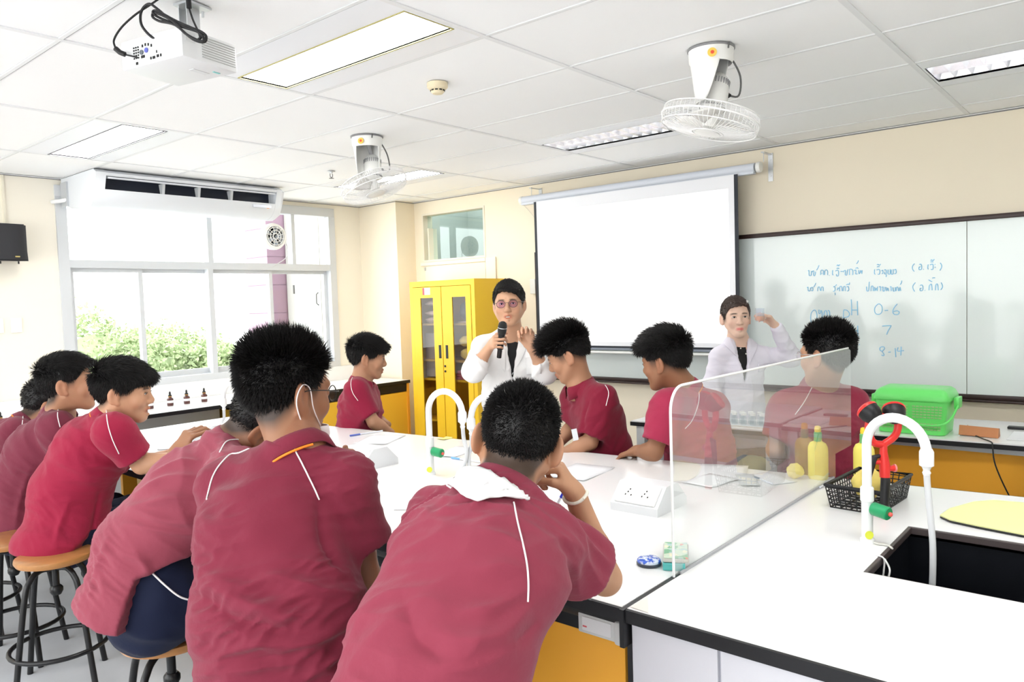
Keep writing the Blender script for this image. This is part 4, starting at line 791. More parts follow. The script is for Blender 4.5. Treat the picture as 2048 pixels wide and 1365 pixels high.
# eyewash hand unit
RD = mat('red_plastic', (.75, .035, .03), .3); ew = thing('eyewash_unit', 'red and black twin nozzle eyewash hand spray standing behind the nearest tap', 'eyewash', (2.84, .72, .8))
D = 2.63; A3 = lambda x, y, d=D: at(x, y, d)
MB().tube([A3(1769, 1030), A3(1769, 1018)], .014, n=16).build('hose_collar', RD, ew, 60)
MB().tube([A3(1769, 1020), A3(1769, 1010), A3(1770, 985), A3(1771, 960), A3(1770, 953)], [.017, .014, .016, .016, .014], n=16).build('grip', BLACK, ew, 60)
MB().tube([A3(1770, 955), A3(1769, 930), A3(1767, 905), A3(1767, 888)], [.017, .018, .013, .012], n=16).tube([A3(1772, 938), A3(1788, 937)], .010, n=14).tube([A3(1745, 925), A3(1760, 925)], .008, n=12).build('valve_body', RD, ew, 60)
MB().tube([A3(1788, 937), A3(1791, 937)], .014, n=14).build('valve_knob', mat('pink_red', (.85, .25, .25), .3), ew, 60)
MB().tube([A3(1760, 912), A3(1748, 915), A3(1738, 955), A3(1732, 985)], [.006, .012, .009, .006], n=10).build('trigger_lever', BLACK, ew, 60)
ringp = [(1766, 890), (1748, 886), (1739, 870), (1737, 850), (1745, 836), (1768, 834), (1790, 836), (1796, 850), (1793, 866), (1784, 878), (1766, 890)]
MB().tube([A3(*q) for q in ringp], .0125, n=12, smooth_path=5).build('ring_handle', RD, ew, 60)
for (x, y, tx, ty), nm in (((1740, 822, -.5, .5), 0), ((1786, 822, .3, .5), 1)):
    c = A3(x+(-2 if nm == 0 else 2), y+2); ax = nrm(RR*tx*.7+UU*.62+FF*.62)
    MB().lathe([(.014, -.045), (.027, -.034), (.036, -.012), (.037, .008)], c, ax, 24).build('nozzle_bowl', BLACK, ew, 40)
    MB().lathe([(.038, .006), (.038, .014), (.028, .022), (.001, .026)], c, ax, 24).build('dust_cap', RD, ew, 40)
# ------------------------------------------------------------------ teacher's tables
GL_ = mat('grey_metal_leg', (.55, .57, .58), .4, metal=.3)
def ttable(y0, y1, x0, x1, label, panel):
    t = thing('demonstration_table', label, 'table', ((x0+x1)/2, (y0+y1)/2, 0), 'demonstration tables in front of the whiteboard')
    sk = lambda y: -.07*(y-1.5)
    def sl(z0, z1, i): return MB().hexa([(x0+i+sk(y0), y0+i, z0), (x1-i+sk(y0), y0+i, z0), (x1-i+sk(y1), y1-i, z0), (x0+i+sk(y1), y1-i, z0)], [(x0+i+sk(y0), y0+i, z1), (x1-i+sk(y0), y0+i, z1), (x1-i+sk(y1), y1-i, z1), (x0+i+sk(y1), y1-i, z1)])
    sl(.785, .80, .006).build('table_top', TOPW, t); sl(.768, .793, 0).build('edge_band', EDGE, t)
    for y in (y0+.06, y1-.06):
        for x in (x0+.05+sk(y), x1-.05+sk(y)): MB().box((x-.03, y-.03, 0), (x+.03, y+.03, .768), bev=.004).build('leg', GL_, t, 30)
    MB().box((x0+.04+sk(y0), y0+.09, .735), (x0+.07+sk(y0), y1-.09, .765)).build('rail', GL_, t)
    if panel: MB().box((x0+.10+sk(y0), y0+.09, .15), (x0+.12+sk(y0), y1-.09, .735)).build('modesty_panel', ORN, t)
    return t
ttable(1.62, 2.57, 4.28, 4.66, 'shallow white demonstration table in front of the woman in the white coat', False)
ttable(.36, 1.58, 4.42, 5.18, 'white demonstration table with orange front panel carrying the green basket', True)
ttable(-1.0, .33, 4.50, 5.26, 'white demonstration table with orange front panel at the right edge of the photo', True)
# green basket
gk = thing('green_basket', 'bright green lidded plastic basket with side handles on the demonstration table', 'basket', (4.78, .98, .8))
GRN = mat('bright_green_plastic', (.17, .80, .18), .3)
gc = V(4.68, 1.0, .802); lx, ly = .13, .165
def gp(s, t2, z): k = 1+.10*z/.2; return gc+V(s*lx*k, t2*ly*k, z)
bm_ = MB(); rows = [0, .008, .03, .06, .09, .12, .15, .185]
def ring(z): 
    o = []
    for (cx_, cy_, a0) in ((1, 1, 0), (-1, 1, 90), (-1, -1, 180), (1, -1, 270)):
        for a in (0, 30, 60, 90):
            aa = math.radians(a0+a); p_ = gp(cx_*(1-.18*0), cy_, z); o.append(p_+V(-cx_*.03+.03*math.cos(aa), -cy_*.03+.03*math.sin(aa), 0))
    return o
vs = sum([ring(z) for z in (0, .06, .12, .185)], []); n = 16
f = [tuple(range(n-1, -1, -1))]+[(i*n+j, i*n+(j+1) % n, (i+1)*n+(j+1) % n, (i+1)*n+j) for i in range(3) for j in range(n)]
g = MB().add(vs, f)
for z in (.03, .045, .06, .095, .11, .125, .14, .155):
    for k in range(-8, 9):
        if abs(k) == 0: continue
        g.obox(gp(-1, k/9.5, z)+V(-.0025, 0, 0), (.001, 0, 0), (0, .007, 0), (0, 0, .0035), 1)
g.build('basket_body', [GRN, mat('dark_green_slot', (.35, .62, .25), .6)], gk, 50)
l = MB(); A_ = ring(.185); B_ = ring(.20); cc = gc+V(0, 0, .19)
ld = [cc+(q-cc)*V(1.07, 1.05, 1) for q in A_]+[cc+(q-cc)*V(1.07, 1.05, 1)+V(0, 0, .0) for q in B_]+[cc+(q-cc)*V(.97, .98, 1)+V(0, 0, .03) for q in B_]+[cc+(q-cc)*V(.8, .88, 1)+V(0, 0, .045) for q in B_]
l.add(ld, [tuple(range(n-1, -1, -1))]+[(i*n+j, i*n+(j+1) % n, (i+1)*n+(j+1) % n, (i+1)*n+j) for i in range(3) for j in range(n)]+[tuple(range(3*n, 4*n))]).build('lid', GRN, gk, 50)
MB().tube([gp(0, -1.1, .19), gp(-.3, -1.2, .16), gp(-1.2, -1.0, .07), gp(-1.12, 0, .055), gp(-1.2, 1.0, .07), gp(-.3, 1.2, .16), gp(0, 1.1, .19)], .006, n=8, smooth_path=6).build('carry_handle', GRN, gk, 60)
for s in (-1, 1): MB().obox(gp(0, s*1.16, .17), (.05, 0, 0), (0, .012, 0), (0, 0, .03), bev=.004).build('side_clip', GRN, gk, 40)
# pouch, phone, cable
pp = onz(1935, 858, .80); tag(MB().prism([(4.70, .72, .80), (4.70, .78, .80), (4.70, .75, .85)], (0, 0, 0)).prism([(4.62, .60, .801), (4.70, .60, .801), (4.68, .60, .845), (4.64, .60, .85)], (0, .18, .005)).build('glasses_pouch', mat('tan_leather', (.50, .20, .08), .5, bump=.2)), 'orange brown leather glasses pouch behind the green basket', 'pouch')
tag(MB().box((4.95, .46, .801), (5.0, .60, .815), bev=.004).build('remote_control', BLACK), 'black remote control lying at the back of the demonstration table', 'remote control')
tag(MB().box((4.6, .36, .8012), (4.88, .56, .803)).build('paper_sheet', PAP), 'white printed sheet on the demonstration table at the right', 'paper')
tag(MB().tube([(4.66, .72, .806), (4.55, .66, .806), (4.47, .61, .806), (4.44, .60, .79), (4.42, .585, .70), (4.44, .53, .55), (4.48, .46, .40), (4.50, .40, .30)], .0035, n=8, smooth_path=6).build('black_cable', CB, None, 60), 'thin black cable hanging over the front of the demonstration table', 'cable')
# glassware on the shallow table
GLS = glassmat('lab_glass', (.93, .95, .96), 1.45)
cup = thing('glass_vial', 'small clear glass vial leftmost on the demonstration table', 'vial', (4.42, 2.02, .80), 'clear vials on the demonstration table')
MB().lathe([(.018, 0), (.019, .002), (.019, .05), (.015, .055), (.015, .065), (.013, .065), (.013, .055), (.017, .05), (.017, .004), (.001, .004)], (4.42, 2.02, .801), n=18).build('vial_body', GLS, cup, 40)
MB().lathe([(.016, .063), (.016, .078), (.001, .078)], (4.42, 2.02, .801), n=18).build('white_cap', PLAST, cup, 40)
k = 0
for i in range(6):
    for j in range(2):
        k += 1; dup(cup, (-.06*j+.006*i, -.055*(i+1)+.02*j, 0), ['first', 'second', 'third', 'fourth', 'fifth', 'sixth'][i]+' clear vial from the left in the '+['back', 'front'][j]+' row on the demonstration table')
tag(MB().box((4.33, 1.70, .801), (4.55, 2.08, .806), bev=.002).build('white_tray', PLAST), 'flat white tray under the clear vials', 'tray')
# ------------------------------------------------------------------ stools
SEATW = mat('varnished_wood', (.42, .19, .06), .3, var=.25, vscale=10, coat=.3, stretch=(1, 6, 1)); SB_ = mat('black_steel', (.012, .012, .013), .3)
def stool(x, y, label, rot=.3, h=.57):
    t = thing('wooden_stool', label, 'stool', (x, y, 0), 'round wooden stools with black legs')
    MB().lathe([(.12, h-.032), (.145, h-.028), (.152, h-.015), (.150, h-.004), (.14, h), (.001, h-.003)], (x, y, 0), n=40).build('seat', SEATW, t, 50)
    MB().lathe([(.06, h-.045), (.06, h-.03)], (x, y, 0), n=20).tube([(x, y, h-.04), (x, y, h-.16)], .014, n=12).lathe([(.018, h-.18), (.026, h-.165), (.026, h-.15), (.018, h-.14)], (x, y, 0), n=16).build('seat_hub', SB_, t, 40)
    for k in range(4):
        a = rot+k*math.pi/2; e = V(math.cos(a), math.sin(a), 0); b = V(x, y, 0)
        MB().tube([b+e*.02+V(0, 0, h-.06), b+e*.07+V(0, 0, h-.055), b+e*.115+V(0, 0, h-.085), b+e*.145+V(0, 0, h-.17), b+e*.21+V(0, 0, .0)], .012, n=12, smooth_path=6).build('leg', SB_, t, 60)
    ang = np.linspace(0, 2*math.pi, 33); MB().tube([(x+.188*math.cos(a), y+.188*math.sin(a), .17) for a in ang], .010, n=10, cap=False).build('foot_ring', SB_, t, 60)
    return t
# ------------------------------------------------------------------ people: implicit surfaces meshed into continuous skins
class Field:
    def __init__(s, lo, hi, h):
        s.h = h; s.lo = np.asarray(lo, float); n = np.ceil((np.asarray(hi)-s.lo)/h).astype(int)+1; s.n = n
        s.f = np.full(n, 1.0, np.float32); s.ax = [(s.lo[i]+h*np.arange(n[i])).astype(np.float32) for i in range(3)]
    def region(s, lo, hi):
        a = np.maximum(0, np.floor((np.asarray(lo)-s.lo)/s.h).astype(int)); b = np.minimum(s.n, np.ceil((np.asarray(hi)-s.lo)/s.h).astype(int)+1)
        if (b <= a).any(): return None
        sl = tuple(slice(a[i], b[i]) for i in range(3))
        return sl, s.ax[0][sl[0]][:, None, None], s.ax[1][sl[1]][None, :, None], s.ax[2][sl[2]][None, None, :]
    def comb(s, prim, k=.02, mode='u', pad=None):
        lo, hi, fn = prim; m = (2*k+2*s.h) if pad is None else pad
        r = s.region(np.asarray(lo)-m, np.asarray(hi)+m)
        if r is None: return s
        sl, X, Y, Z = r; d = fn(X, Y, Z).astype(np.float32); a = s.f[sl]
        if mode == 'u':
            w = np.clip(.5+.5*(a-d)/k, 0, 1); s.f[sl] = a+(d-a)*w-k*w*(1-w)
        else:                                # subtract
            d = -d; w = np.clip(.5-.5*(a-d)/k, 0, 1); s.f[sl] = a+(d-a)*w+k*w*(1-w)
        return s
    def cut(s, p, n, k=.004):                # keep the side opposite to n
        n = nrm(n); d = ((s.ax[0][:, None, None]-p[0])*n[0]+(s.ax[1][None, :, None]-p[1])*n[1]+(s.ax[2][None, None, :]-p[2])*n[2]).astype(np.float32)
        w = np.clip(.5-.5*(s.f-d)/k, 0, 1); s.f = s.f+(d-s.f)*w+k*w*(1-w); return s
    def mesh(s):
        f = s.f; neg = f < 0; nx, ny, nz = f.shape
        cnt = np.zeros((nx-1, ny-1, nz-1), np.float32); sm = [np.zeros_like(cnt) for _ in range(3)]
        for axis in range(3):
            for o1 in (0, 1):
                for o2 in (0, 1):
                    oth = [i for i in range(3) if i != axis]
                    st_ = [0, 0, 0]; st_[oth[0]] = o1; st_[oth[1]] = o2
                    A = tuple(slice(st_[i], st_[i]+f.shape[i]-1) for i in range(3)); st2 = list(st_); st2[axis] = 1
                    B = tuple(slice(st2[i], st2[i]+f.shape[i]-1) for i in range(3))
                    c = neg[A] != neg[B]; idx = np.nonzero(c); fa = f[A][idx]; fb = f[B][idx]; t = fa/(fa-fb)
                    cnt[idx] += 1
                    sm[axis][idx] += t; sm[oth[0]][idx] += o1; sm[oth[1]][idx] += o2
        cells = np.nonzero(cnt > 0); c = cnt[cells]; vid = np.full(cnt.shape, -1, np.int64); vid[cells] = np.arange(len(c))
        v = np.stack([s.lo[i]+s.h*(cells[i]+sm[i][cells]/c) for i in range(3)], 1)
        faces = []
        for axis in range(3):
            a, b = [(1, 2), (2, 0), (0, 1)][axis]
            A = [slice(1, -1)]*3; A[axis] = slice(0, -1); B = [slice(1, -1)]*3; B[axis] = slice(1, None)
            na, nb_ = neg[tuple(A)], neg[tuple(B)]; idx = np.nonzero(na != nb_)
            I = [idx[i]+(0 if i == axis else 1) for i in range(3)]
            def g(da, db):
                J = list(I); J[a] = J[a]-da; J[b] = J[b]-db; return vid[tuple(J)]
            q = np.stack([g(1, 1), g(0, 1), g(0, 0), g(1, 0)], 1); fl = ~na[idx]; q[fl] = q[fl][:, ::-1]; faces.append(q)
        fc = np.concatenate(faces); fc = fc[(fc >= 0).all(1)]
        return v, fc
def rcone(a, b, ra, rb=None):
    a = np.asarray(a, float); b = np.asarray(b, float); rb = ra if rb is None else rb; ba = b-a; L = max(ba@ba, 1e-9); R = max(ra, rb)
    def fn(X, Y, Z):
        t = np.clip(((X-a[0])*ba[0]+(Y-a[1])*ba[1]+(Z-a[2])*ba[2])/L, 0, 1)
        return np.sqrt((X-a[0]-t*ba[0])**2+(Y-a[1]-t*ba[1])**2+(Z-a[2]-t*ba[2])**2)-(ra+(rb-ra)*t)
    return np.minimum(a, b)-R, np.maximum(a, b)+R, fn
def ecap(a, b, ra, rb, side):
    """capsule of elliptic section; ra, rb = (half width along side, half depth)"""
    a = np.asarray(a, float); b = np.asarray(b, float); ba = b-a; L = max(ba@ba, 1e-9); w = nrm(ba); u = nrm(np.asarray(side)-w*(w@np.asarray(side))); v = np.cross(w, u); R = max(*ra, *rb)
    def fn(X, Y, Z):
        t = np.clip(((X-a[0])*ba[0]+(Y-a[1])*ba[1]+(Z-a[2])*ba[2])/L, 0, 1)
        qx, qy, qz = X-a[0]-t*ba[0], Y-a[1]-t*ba[1], Z-a[2]-t*ba[2]
        U = qx*u[0]+qy*u[1]+qz*u[2]; Vv = qx*v[0]+qy*v[1]+qz*v[2]; W = qx*w[0]+qy*w[1]+qz*w[2]
        ru = ra[0]+(rb[0]-ra[0])*t; rv = ra[1]+(rb[1]-ra[1])*t; rm = np.minimum(ru, rv)
        k0 = np.sqrt((U/ru)**2+(Vv/rv)**2+(W/rm)**2)+1e-6; k1 = np.sqrt((U/ru**2)**2+(Vv/rv**2)**2+(W/rm**2)**2)+1e-6
        return k0*(k0-1)/k1
    return np.minimum(a, b)-R, np.maximum(a, b)+R, fn
def ellip(c, M, r):
    """ellipsoid; M columns = axes, r radii"""
    c = np.asarray(c, float); M = np.asarray(M, float); R = max(r)
    def fn(X, Y, Z):
        q = [(X-c[0])*M[0, i]+(Y-c[1])*M[1, i]+(Z-c[2])*M[2, i] for i in range(3)]
        k0 = np.sqrt(sum((q[i]/r[i])**2 for i in range(3)))+1e-6; k1 = np.sqrt(sum((q[i]/r[i]**2)**2 for i in range(3)))+1e-6
        return k0*(k0-1)/k1
    return c-R, c+R, fn
def tn(p, freq, seed, n=7):
    g = np.random.default_rng(seed); o = np.zeros(len(p))
    for i in range(n):
        k = g.normal(size=3); k = k/np.linalg.norm(k)*freq*g.uniform(.6, 1.4); o += np.sin(p@k+g.uniform(0, 6.28))
    return o/math.sqrt(n)
def normals(v, f):
    a = v[f[:, 2]]-v[f[:, 0]]; b = v[f[:, 3]]-v[f[:, 1]]; fn = np.cross(a, b); o = np.zeros_like(v)
    for i in range(4): np.add.at(o, f[:, i], fn)
    return o/(np.linalg.norm(o, axis=1)[:, None]+1e-12)
def relax(v, f, it=2, lam=.5):
    e = np.concatenate([f[:, [0, 1]], f[:, [1, 2]], f[:, [2, 3]], f[:, [3, 0]]]); e = np.concatenate([e, e[:, ::-1]])
    cn = np.bincount(e[:, 0], minlength=len(v))[:, None]+1e-9
    for _ in range(it):
        s = np.stack([np.bincount(e[:, 0], weights=v[e[:, 1], i], minlength=len(v)) for i in range(3)], 1); v = v+lam*(s/cn-v)
    return v
def qmesh(name, parts, mats, parent, col=None, smooth=True):
    """parts: list of (v, f[, colour]) joined in one mesh object"""
    vs, fs, cs, n = [], [], [], 0
    for p in parts:
        vs.append(p[0]); fs.append(np.asarray(p[1])+n); n += len(p[0]); cs.append(p[2] if len(p) > 2 else None)
    v = np.concatenate(vs); me = bpy.data.meshes.new(name); F = sum([q.tolist() for q in fs], [])
    me.from_pydata(v.tolist(), [], F)
    if any(c is not None for c in cs):
        at_ = me.color_attributes.new('Col', 'FLOAT_COLOR', 'POINT'); c = np.concatenate([np.c_[q, np.ones(len(q))] for q in cs]).astype(np.float32); at_.data.foreach_set('color', c.ravel())
    for q in (mats if isinstance(mats, (list, tuple)) else [mats]): me.materials.append(q)
    if smooth: me.shade_smooth()
    me.update(); return link(name, me, parent)
SKIN = mat('skin', (.6, .4, .3), .5, spec=.35, vcol='Col', bump=.06, bscale=500)
HAIRM = mat('black_hair', (.009, .008, .008), .45, spec=.28, var=.3, vscale=60)
HAIRB = mat('dark_brown_hair', (.055, .035, .030), .42, spec=.45, var=.3, vscale=60)
def shirtmat(nm, col): return mat(nm, col, .8, spec=.15, bump=.5, bscale=15, bdist=.010, var=.05, vscale=6, sheen=.12)
NAVY = mat('navy_trousers', (.007, .011, .034), .8, spec=.2, bump=.2, bscale=40, sheen=.04)
PIPE = mat('white_piping', (.88, .86, .86), .6)
ORTAPE = mat('orange_tape', (.92, .24, .02), .6)
ZL_Y = [-.13, -.095, -.06, -.035, -.012, .008, .03, .05, .068, .10]
HSTY = dict(crop=[-.075, -.07, -.055, -.022, .020, .014, .016, .045, .066, .072], bang=[-.055, -.055, -.035, -.005, .018, .006, .012, .030, .040, .040],
            part=[-.075, -.07, -.050, -.025, .010, -.008, .005, .045, .064, .070], fade=[-.045, -.035, -.020, .005, .024, .02, .022, .042, .052, .056])
class Head:
    def __init__(s, c, fwd, up=(0, 0, 1), sc=1.1):
        s.c = np.asarray(c, float); s.y = nrm(fwd); s.z = nrm(np.asarray(up, float)-s.y*(s.y@np.asarray(up, float))); s.x = np.cross(s.y, s.z); s.s = sc; s.M = np.stack([s.x, s.y, s.z], 1)
    def w(s, x, y, z): return s.c+s.s*(s.x*x+s.y*y+s.z*z)
    def loc(s, p): return ((np.asarray(p)-s.c)@s.M)/s.s
def head_field(H, neck_base, h=.0042, fem=False, mouth=0.0, fat=1.0, ear=1.12, earout=20):
    S = H.s; W = H.w; lo = np.minimum(H.c-.16*S, neck_base-.08); hi = np.maximum(H.c+.16*S, neck_base+.08); F = Field(lo, hi, h)
    E = lambda x, y, z, r, k=.015, mode='u', M=None: F.comb(ellip(W(x, y, z), H.M if M is None else M, [q*S for q in r]), k*S, mode)
    E(0, -.014, .036, (.076, .096, .084))
    E(0, .022, -.008, (.064*fat, .070, .088), .03)
    E(0, .030, -.058 if fem else -.060, ((.044 if fem else .050)*fat, .048, .046), .03)
    E(0, .066, -.098, (.024, .020, .018), .03)
    for q in (-1, 1):
        F.comb(rcone(W(q*(.052 if fem else .058)*fat, .0, -.042), W(q*(.014 if fem else .022), .062, -.096), .017*S, .013*S), .025*S)
        E(q*.040*fat, .064, -.028, (.022, .018, .022), .022)
        F.comb(rcone(W(q*.045, .074, .024), W(q*.014, .084, .022), .008*S, .009*S), .014*S)
        E(q*.031, .098, .003, (.017, .014, .011), .010, 's')
        E(q*.031, .0795, .003, (.0165, .0085, .0105), .004)
        E(q*.031, .0885, .0035, (.0105, .004, .0028), .002, 's')
        # ear
        er = math.radians(earout); ex = nrm(H.x*q*math.cos(er)-H.y*-math.sin(er)*1.0); ey = nrm(np.cross(H.z, ex)); Me = np.stack([ex, ey, H.z], 1)
        eo = .004*math.sin(er); E(q*(.079+eo*2), -.014-eo, -.006, (.0085, .020*ear, .031*ear), .006, 'u', Me); E(q*(.0885+eo*2), -.009, -.003, (.0075, .011*ear, .018*ear), .004, 's', Me); E(q*.079, -.002, -.030*ear, (.006, .009, .010), .006)
        F.comb(rcone(W(q*.010, .097, -.033), W(q*.0125, .091, -.034), .0075*S, .0075*S), .006*S)
    g = .82 if fem else 1.0; F.comb(rcone(W(0, .084, .014), W(0, .1035-.003*(fem), -.024), .0070*S*g, .0105*S*g), .012*S)
    F.comb(rcone(W(0, .100, -.031), W(0, .092, -.035), .0080*S), .008*S)
    m = mouth
    F.comb(rcone(W(-.019, .082, -.063), W(0, .0905, -.060), .0055*S, .0075*S), .006*S).comb(rcone(W(.019, .082, -.063), W(0, .0905, -.060), .0055*S, .0075*S), .006*S)
    F.comb(rcone(W(-.016, .080, -.071-m), W(0, .088, -.074-m), .0055*S, .0075*S), .006*S).comb(rcone(W(.016, .080, -.071-m), W(0, .088, -.074-m), .0055*S, .0075*S), .006*S)
    if m: E(0, .092, -.067-m*.5, (.017, .010, .0035+m*.6), .003, 's')
    else: F.comb(rcone(W(-.021, .093, -.0668), W(.021, .093, -.0668), .0016*S), .002*S, 's')
    F.comb(ecap(W(0, -.02, -.03), neck_base, (.052*S*fat, .054*S), (.060*S*fat, .058*S), H.x), .03)
    F.comb(rcone(neck_base, neck_base-V(0, 0, .05), .07), .03)
    return F
def head_cols(H, v, skin, sty, lips=None, stub=True, lipz=.0115):
    q = H.loc(v); skin = np.asarray(skin, float); c = np.repeat(skin[None], len(v), 0)
    zl = np.interp(q[:, 1], ZL_Y, HSTY[sty]); d = zl-q[:, 2]; inn = (q[:, 2] > -.11)
    if stub:
        lim = .050 if sty == 'fade' else .032
        m = np.clip(1-d/lim, 0, 1)*inn*(q[:, 1] < (.055))*(np.abs(q[:, 0]) < .083)*(1-np.clip((q[:, 1]-.03)/.03, 0, 1)*(q[:, 2] < .03))
        ear = (np.abs(q[:, 0]) > .0755)*(q[:, 2] < .028)*(q[:, 1] > -.04)*(q[:, 1] < .02); m = m*(1-ear)
        m = m**1.2*.9; c = c*(1-m[:, None])+np.array([.02, .016, .014])*m[:, None]
    lp = np.exp(-((q[:, 0]/.021)**6))*np.exp(-(((q[:, 2]+.0665)/lipz)**4))*(q[:, 1] > .074)
    lc = np.asarray(lips if lips is not None else skin*V(.85, .52, .5)); c = c*(1-lp[:, None])+lc*lp[:, None]
    ck = np.exp(-(((np.abs(q[:, 0])-.042)/.02)**2+((q[:, 2]+.03)/.022)**2))*(q[:, 1] > .03)*.25; c = c*(1-ck[:, None])+c*V(1.05, .72, .68)*ck[:, None]
    br = np.exp(-((((np.abs(q[:, 0])-.031)/.0175)**6)+((q[:, 2]-.0215-.10*(.03-np.abs(np.abs(q[:, 0])-.028)))/.0040)**4))*(q[:, 1] > .045)*.88; c = c*(1-br[:, None])+np.array([.02, .015, .012])*br[:, None]
    er = ((np.abs(q[:, 0]) > .078)*(q[:, 2] < .03))*.18; c = c*(1-er[:, None])+c*V(1.0, .6, .55)*er[:, None]
    return np.clip(c, 0, 1)
def eyes(H, parent, k=1.0):
    for q in (-1, 1):
        c = H.w(q*.031, .0815, .0033); mb = MB(); mb.ell((0, 0, 0), (.0112*H.s*k, .0082*H.s, .0044*H.s*k), n=16); v = np.concatenate(mb.v)@H.M.T+c; mb.v = [v]
        e = mb.build('eye', mat('eye_white', (.75, .72, .70), .2), parent, 180)
        mb = MB(); mb.ell((0, 0, 0), (.0048*H.s*k, .003*H.s, .0046*H.s*k), n=12); mb.v = [np.concatenate(mb.v)@H.M.T+H.w(q*.031-.0008, .0875, .0035)]; mb.build('iris', mat('iris_dark', (.02, .01, .008), .1), e, 180)
        mb = MB(); mb.tube([H.w(q*.0185, .0885, .0015), H.w(q*.025, .0925, .0068), H.w(q*.033, .092, .0082), H.w(q*.0425, .084, .0045)], .0010*H.s, n=6, smooth_path=4); mb.build('eyelashes', mat('lash_black', (.015, .01, .01), .6), e, 180)
def hair(H, parent, sty='crop', top=.018, side=.008, back=.012, comb=(0, .4, .5), L=(.035, .012), n=2500, seed=1, h=.005, m=None, spike=.5, rough=.0025, wv=.0011, front=0.0, xslope=0.0, name='hair', rnd=.13):
    S = H.s; lo = H.c-.17*S; hi = H.c+.17*S; F = Field(lo, hi, h)
    F.comb(ellip(H.w(0, -.014-back*.35+front*.4, .036+top*.25), H.M, [(.0765+side)*S, (.0975+(back+front)*.6)*S, (.084+top*.8)*S]), .01)
    if front: F.comb(ellip(H.w(0, .055, .068), H.M, [.058*S, (.040+front)*S, .032*S]), .02*S)
    X, Y, Z = np.meshgrid(*F.ax, indexing='ij'); P = np.stack([X, Y, Z], -1).reshape(-1, 3); q = H.loc(P)
    zl = np.interp(q[:, 1]-front*.6*(q[:, 1] > .02), ZL_Y, HSTY[sty])+q[:, 0]*xslope*(q[:, 1] > .02)+.003*np.sin(q[:, 0]*260+seed)*(q[:, 1] > .03)
    cut = ((zl-q[:, 2])*.8*S).reshape(F.f.shape)
    nz_ = (tn(q, 70, seed)*rough+tn(q*V(1, .35, 1), 190, seed+1)*rough*.6).reshape(F.f.shape)*S
    F.f = np.maximum(F.f+nz_, cut).astype(np.float32)
    v, f = F.mesh(); N = normals(v, f); g = np.random.default_rng(seed); q = H.loc(v); zl = np.interp(q[:, 1]-front*.6*(q[:, 1] > .02), ZL_Y, HSTY[sty])+q[:, 0]*xslope*(q[:, 1] > .02)
    ok = np.nonzero(q[:, 2] > zl+.004)[0]; idx = g.choice(ok, n); p = v[idx]+g.normal(size=(n, 3))*h*.5; nn_ = N[idx]; ql = q[idx]
    topw = np.clip((ql[:, 2]-.045)/.05, 0, 1); ln = (L[1]+(L[0]-L[1])*topw)*g.uniform(.5, 1.15, n)*S
    cb = H.x*comb[0]+H.y*comb[1]+H.z*comb[2]; cs = -H.z*.9-H.y*.25
    flow = cb[None]*topw[:, None]+cs[None]*(1-topw)[:, None]; flow -= nn_*(flow*nn_).sum(1)[:, None]
    d0 = nn_*spike+flow*(1.1-spike*.6)+g.normal(size=(n, 3))*rnd; d0 /= np.linalg.norm(d0, axis=1)[:, None]; d1 = d0+flow*.35-V(0, 0, .12); d1 /= np.linalg.norm(d1, axis=1)[:, None]
    t1 = np.cross(d0, nn_+.01); t1 /= np.linalg.norm(t1, axis=1)[:, None]+1e-9; t2 = np.cross(d0, t1)
    pts = [p-nn_*.004, p+d0*ln[:, None]*.35, p+d0*ln[:, None]*.5+d1*ln[:, None]*.25, p+d0*ln[:, None]*.5+d1*ln[:, None]*.55]; ws = [wv*1.3, wv*1.2, wv*.8, wv*.1]; rings = []
    for P_, w_ in zip(pts, ws):
        for a in (0, 2.094, 4.188): rings.append(P_+w_*S*(math.cos(a)*t1+math.sin(a)*t2))
    sv = np.stack(rings, 1).reshape(-1, 3); base = (np.arange(n)*12)[:, None]; sf = []
    for i in range(3):
        for j in range(3): k = (j+1) % 3; sf.append(base+np.array([[i*3+j, i*3+k, i*3+3+k, i*3+3+j]]))
    return qmesh(name, [(v, f), (sv, np.concatenate(sf))], m or HAIRM, parent)
FING = [((.031, .086), (.044, .026, .021), .0088), ((.0105, .090), (.048, .030, .022), .0090), ((-.0105, .087), (.045, .028, .022), .0086), ((-.030, .079), (.035, .021, .019), .0076)]
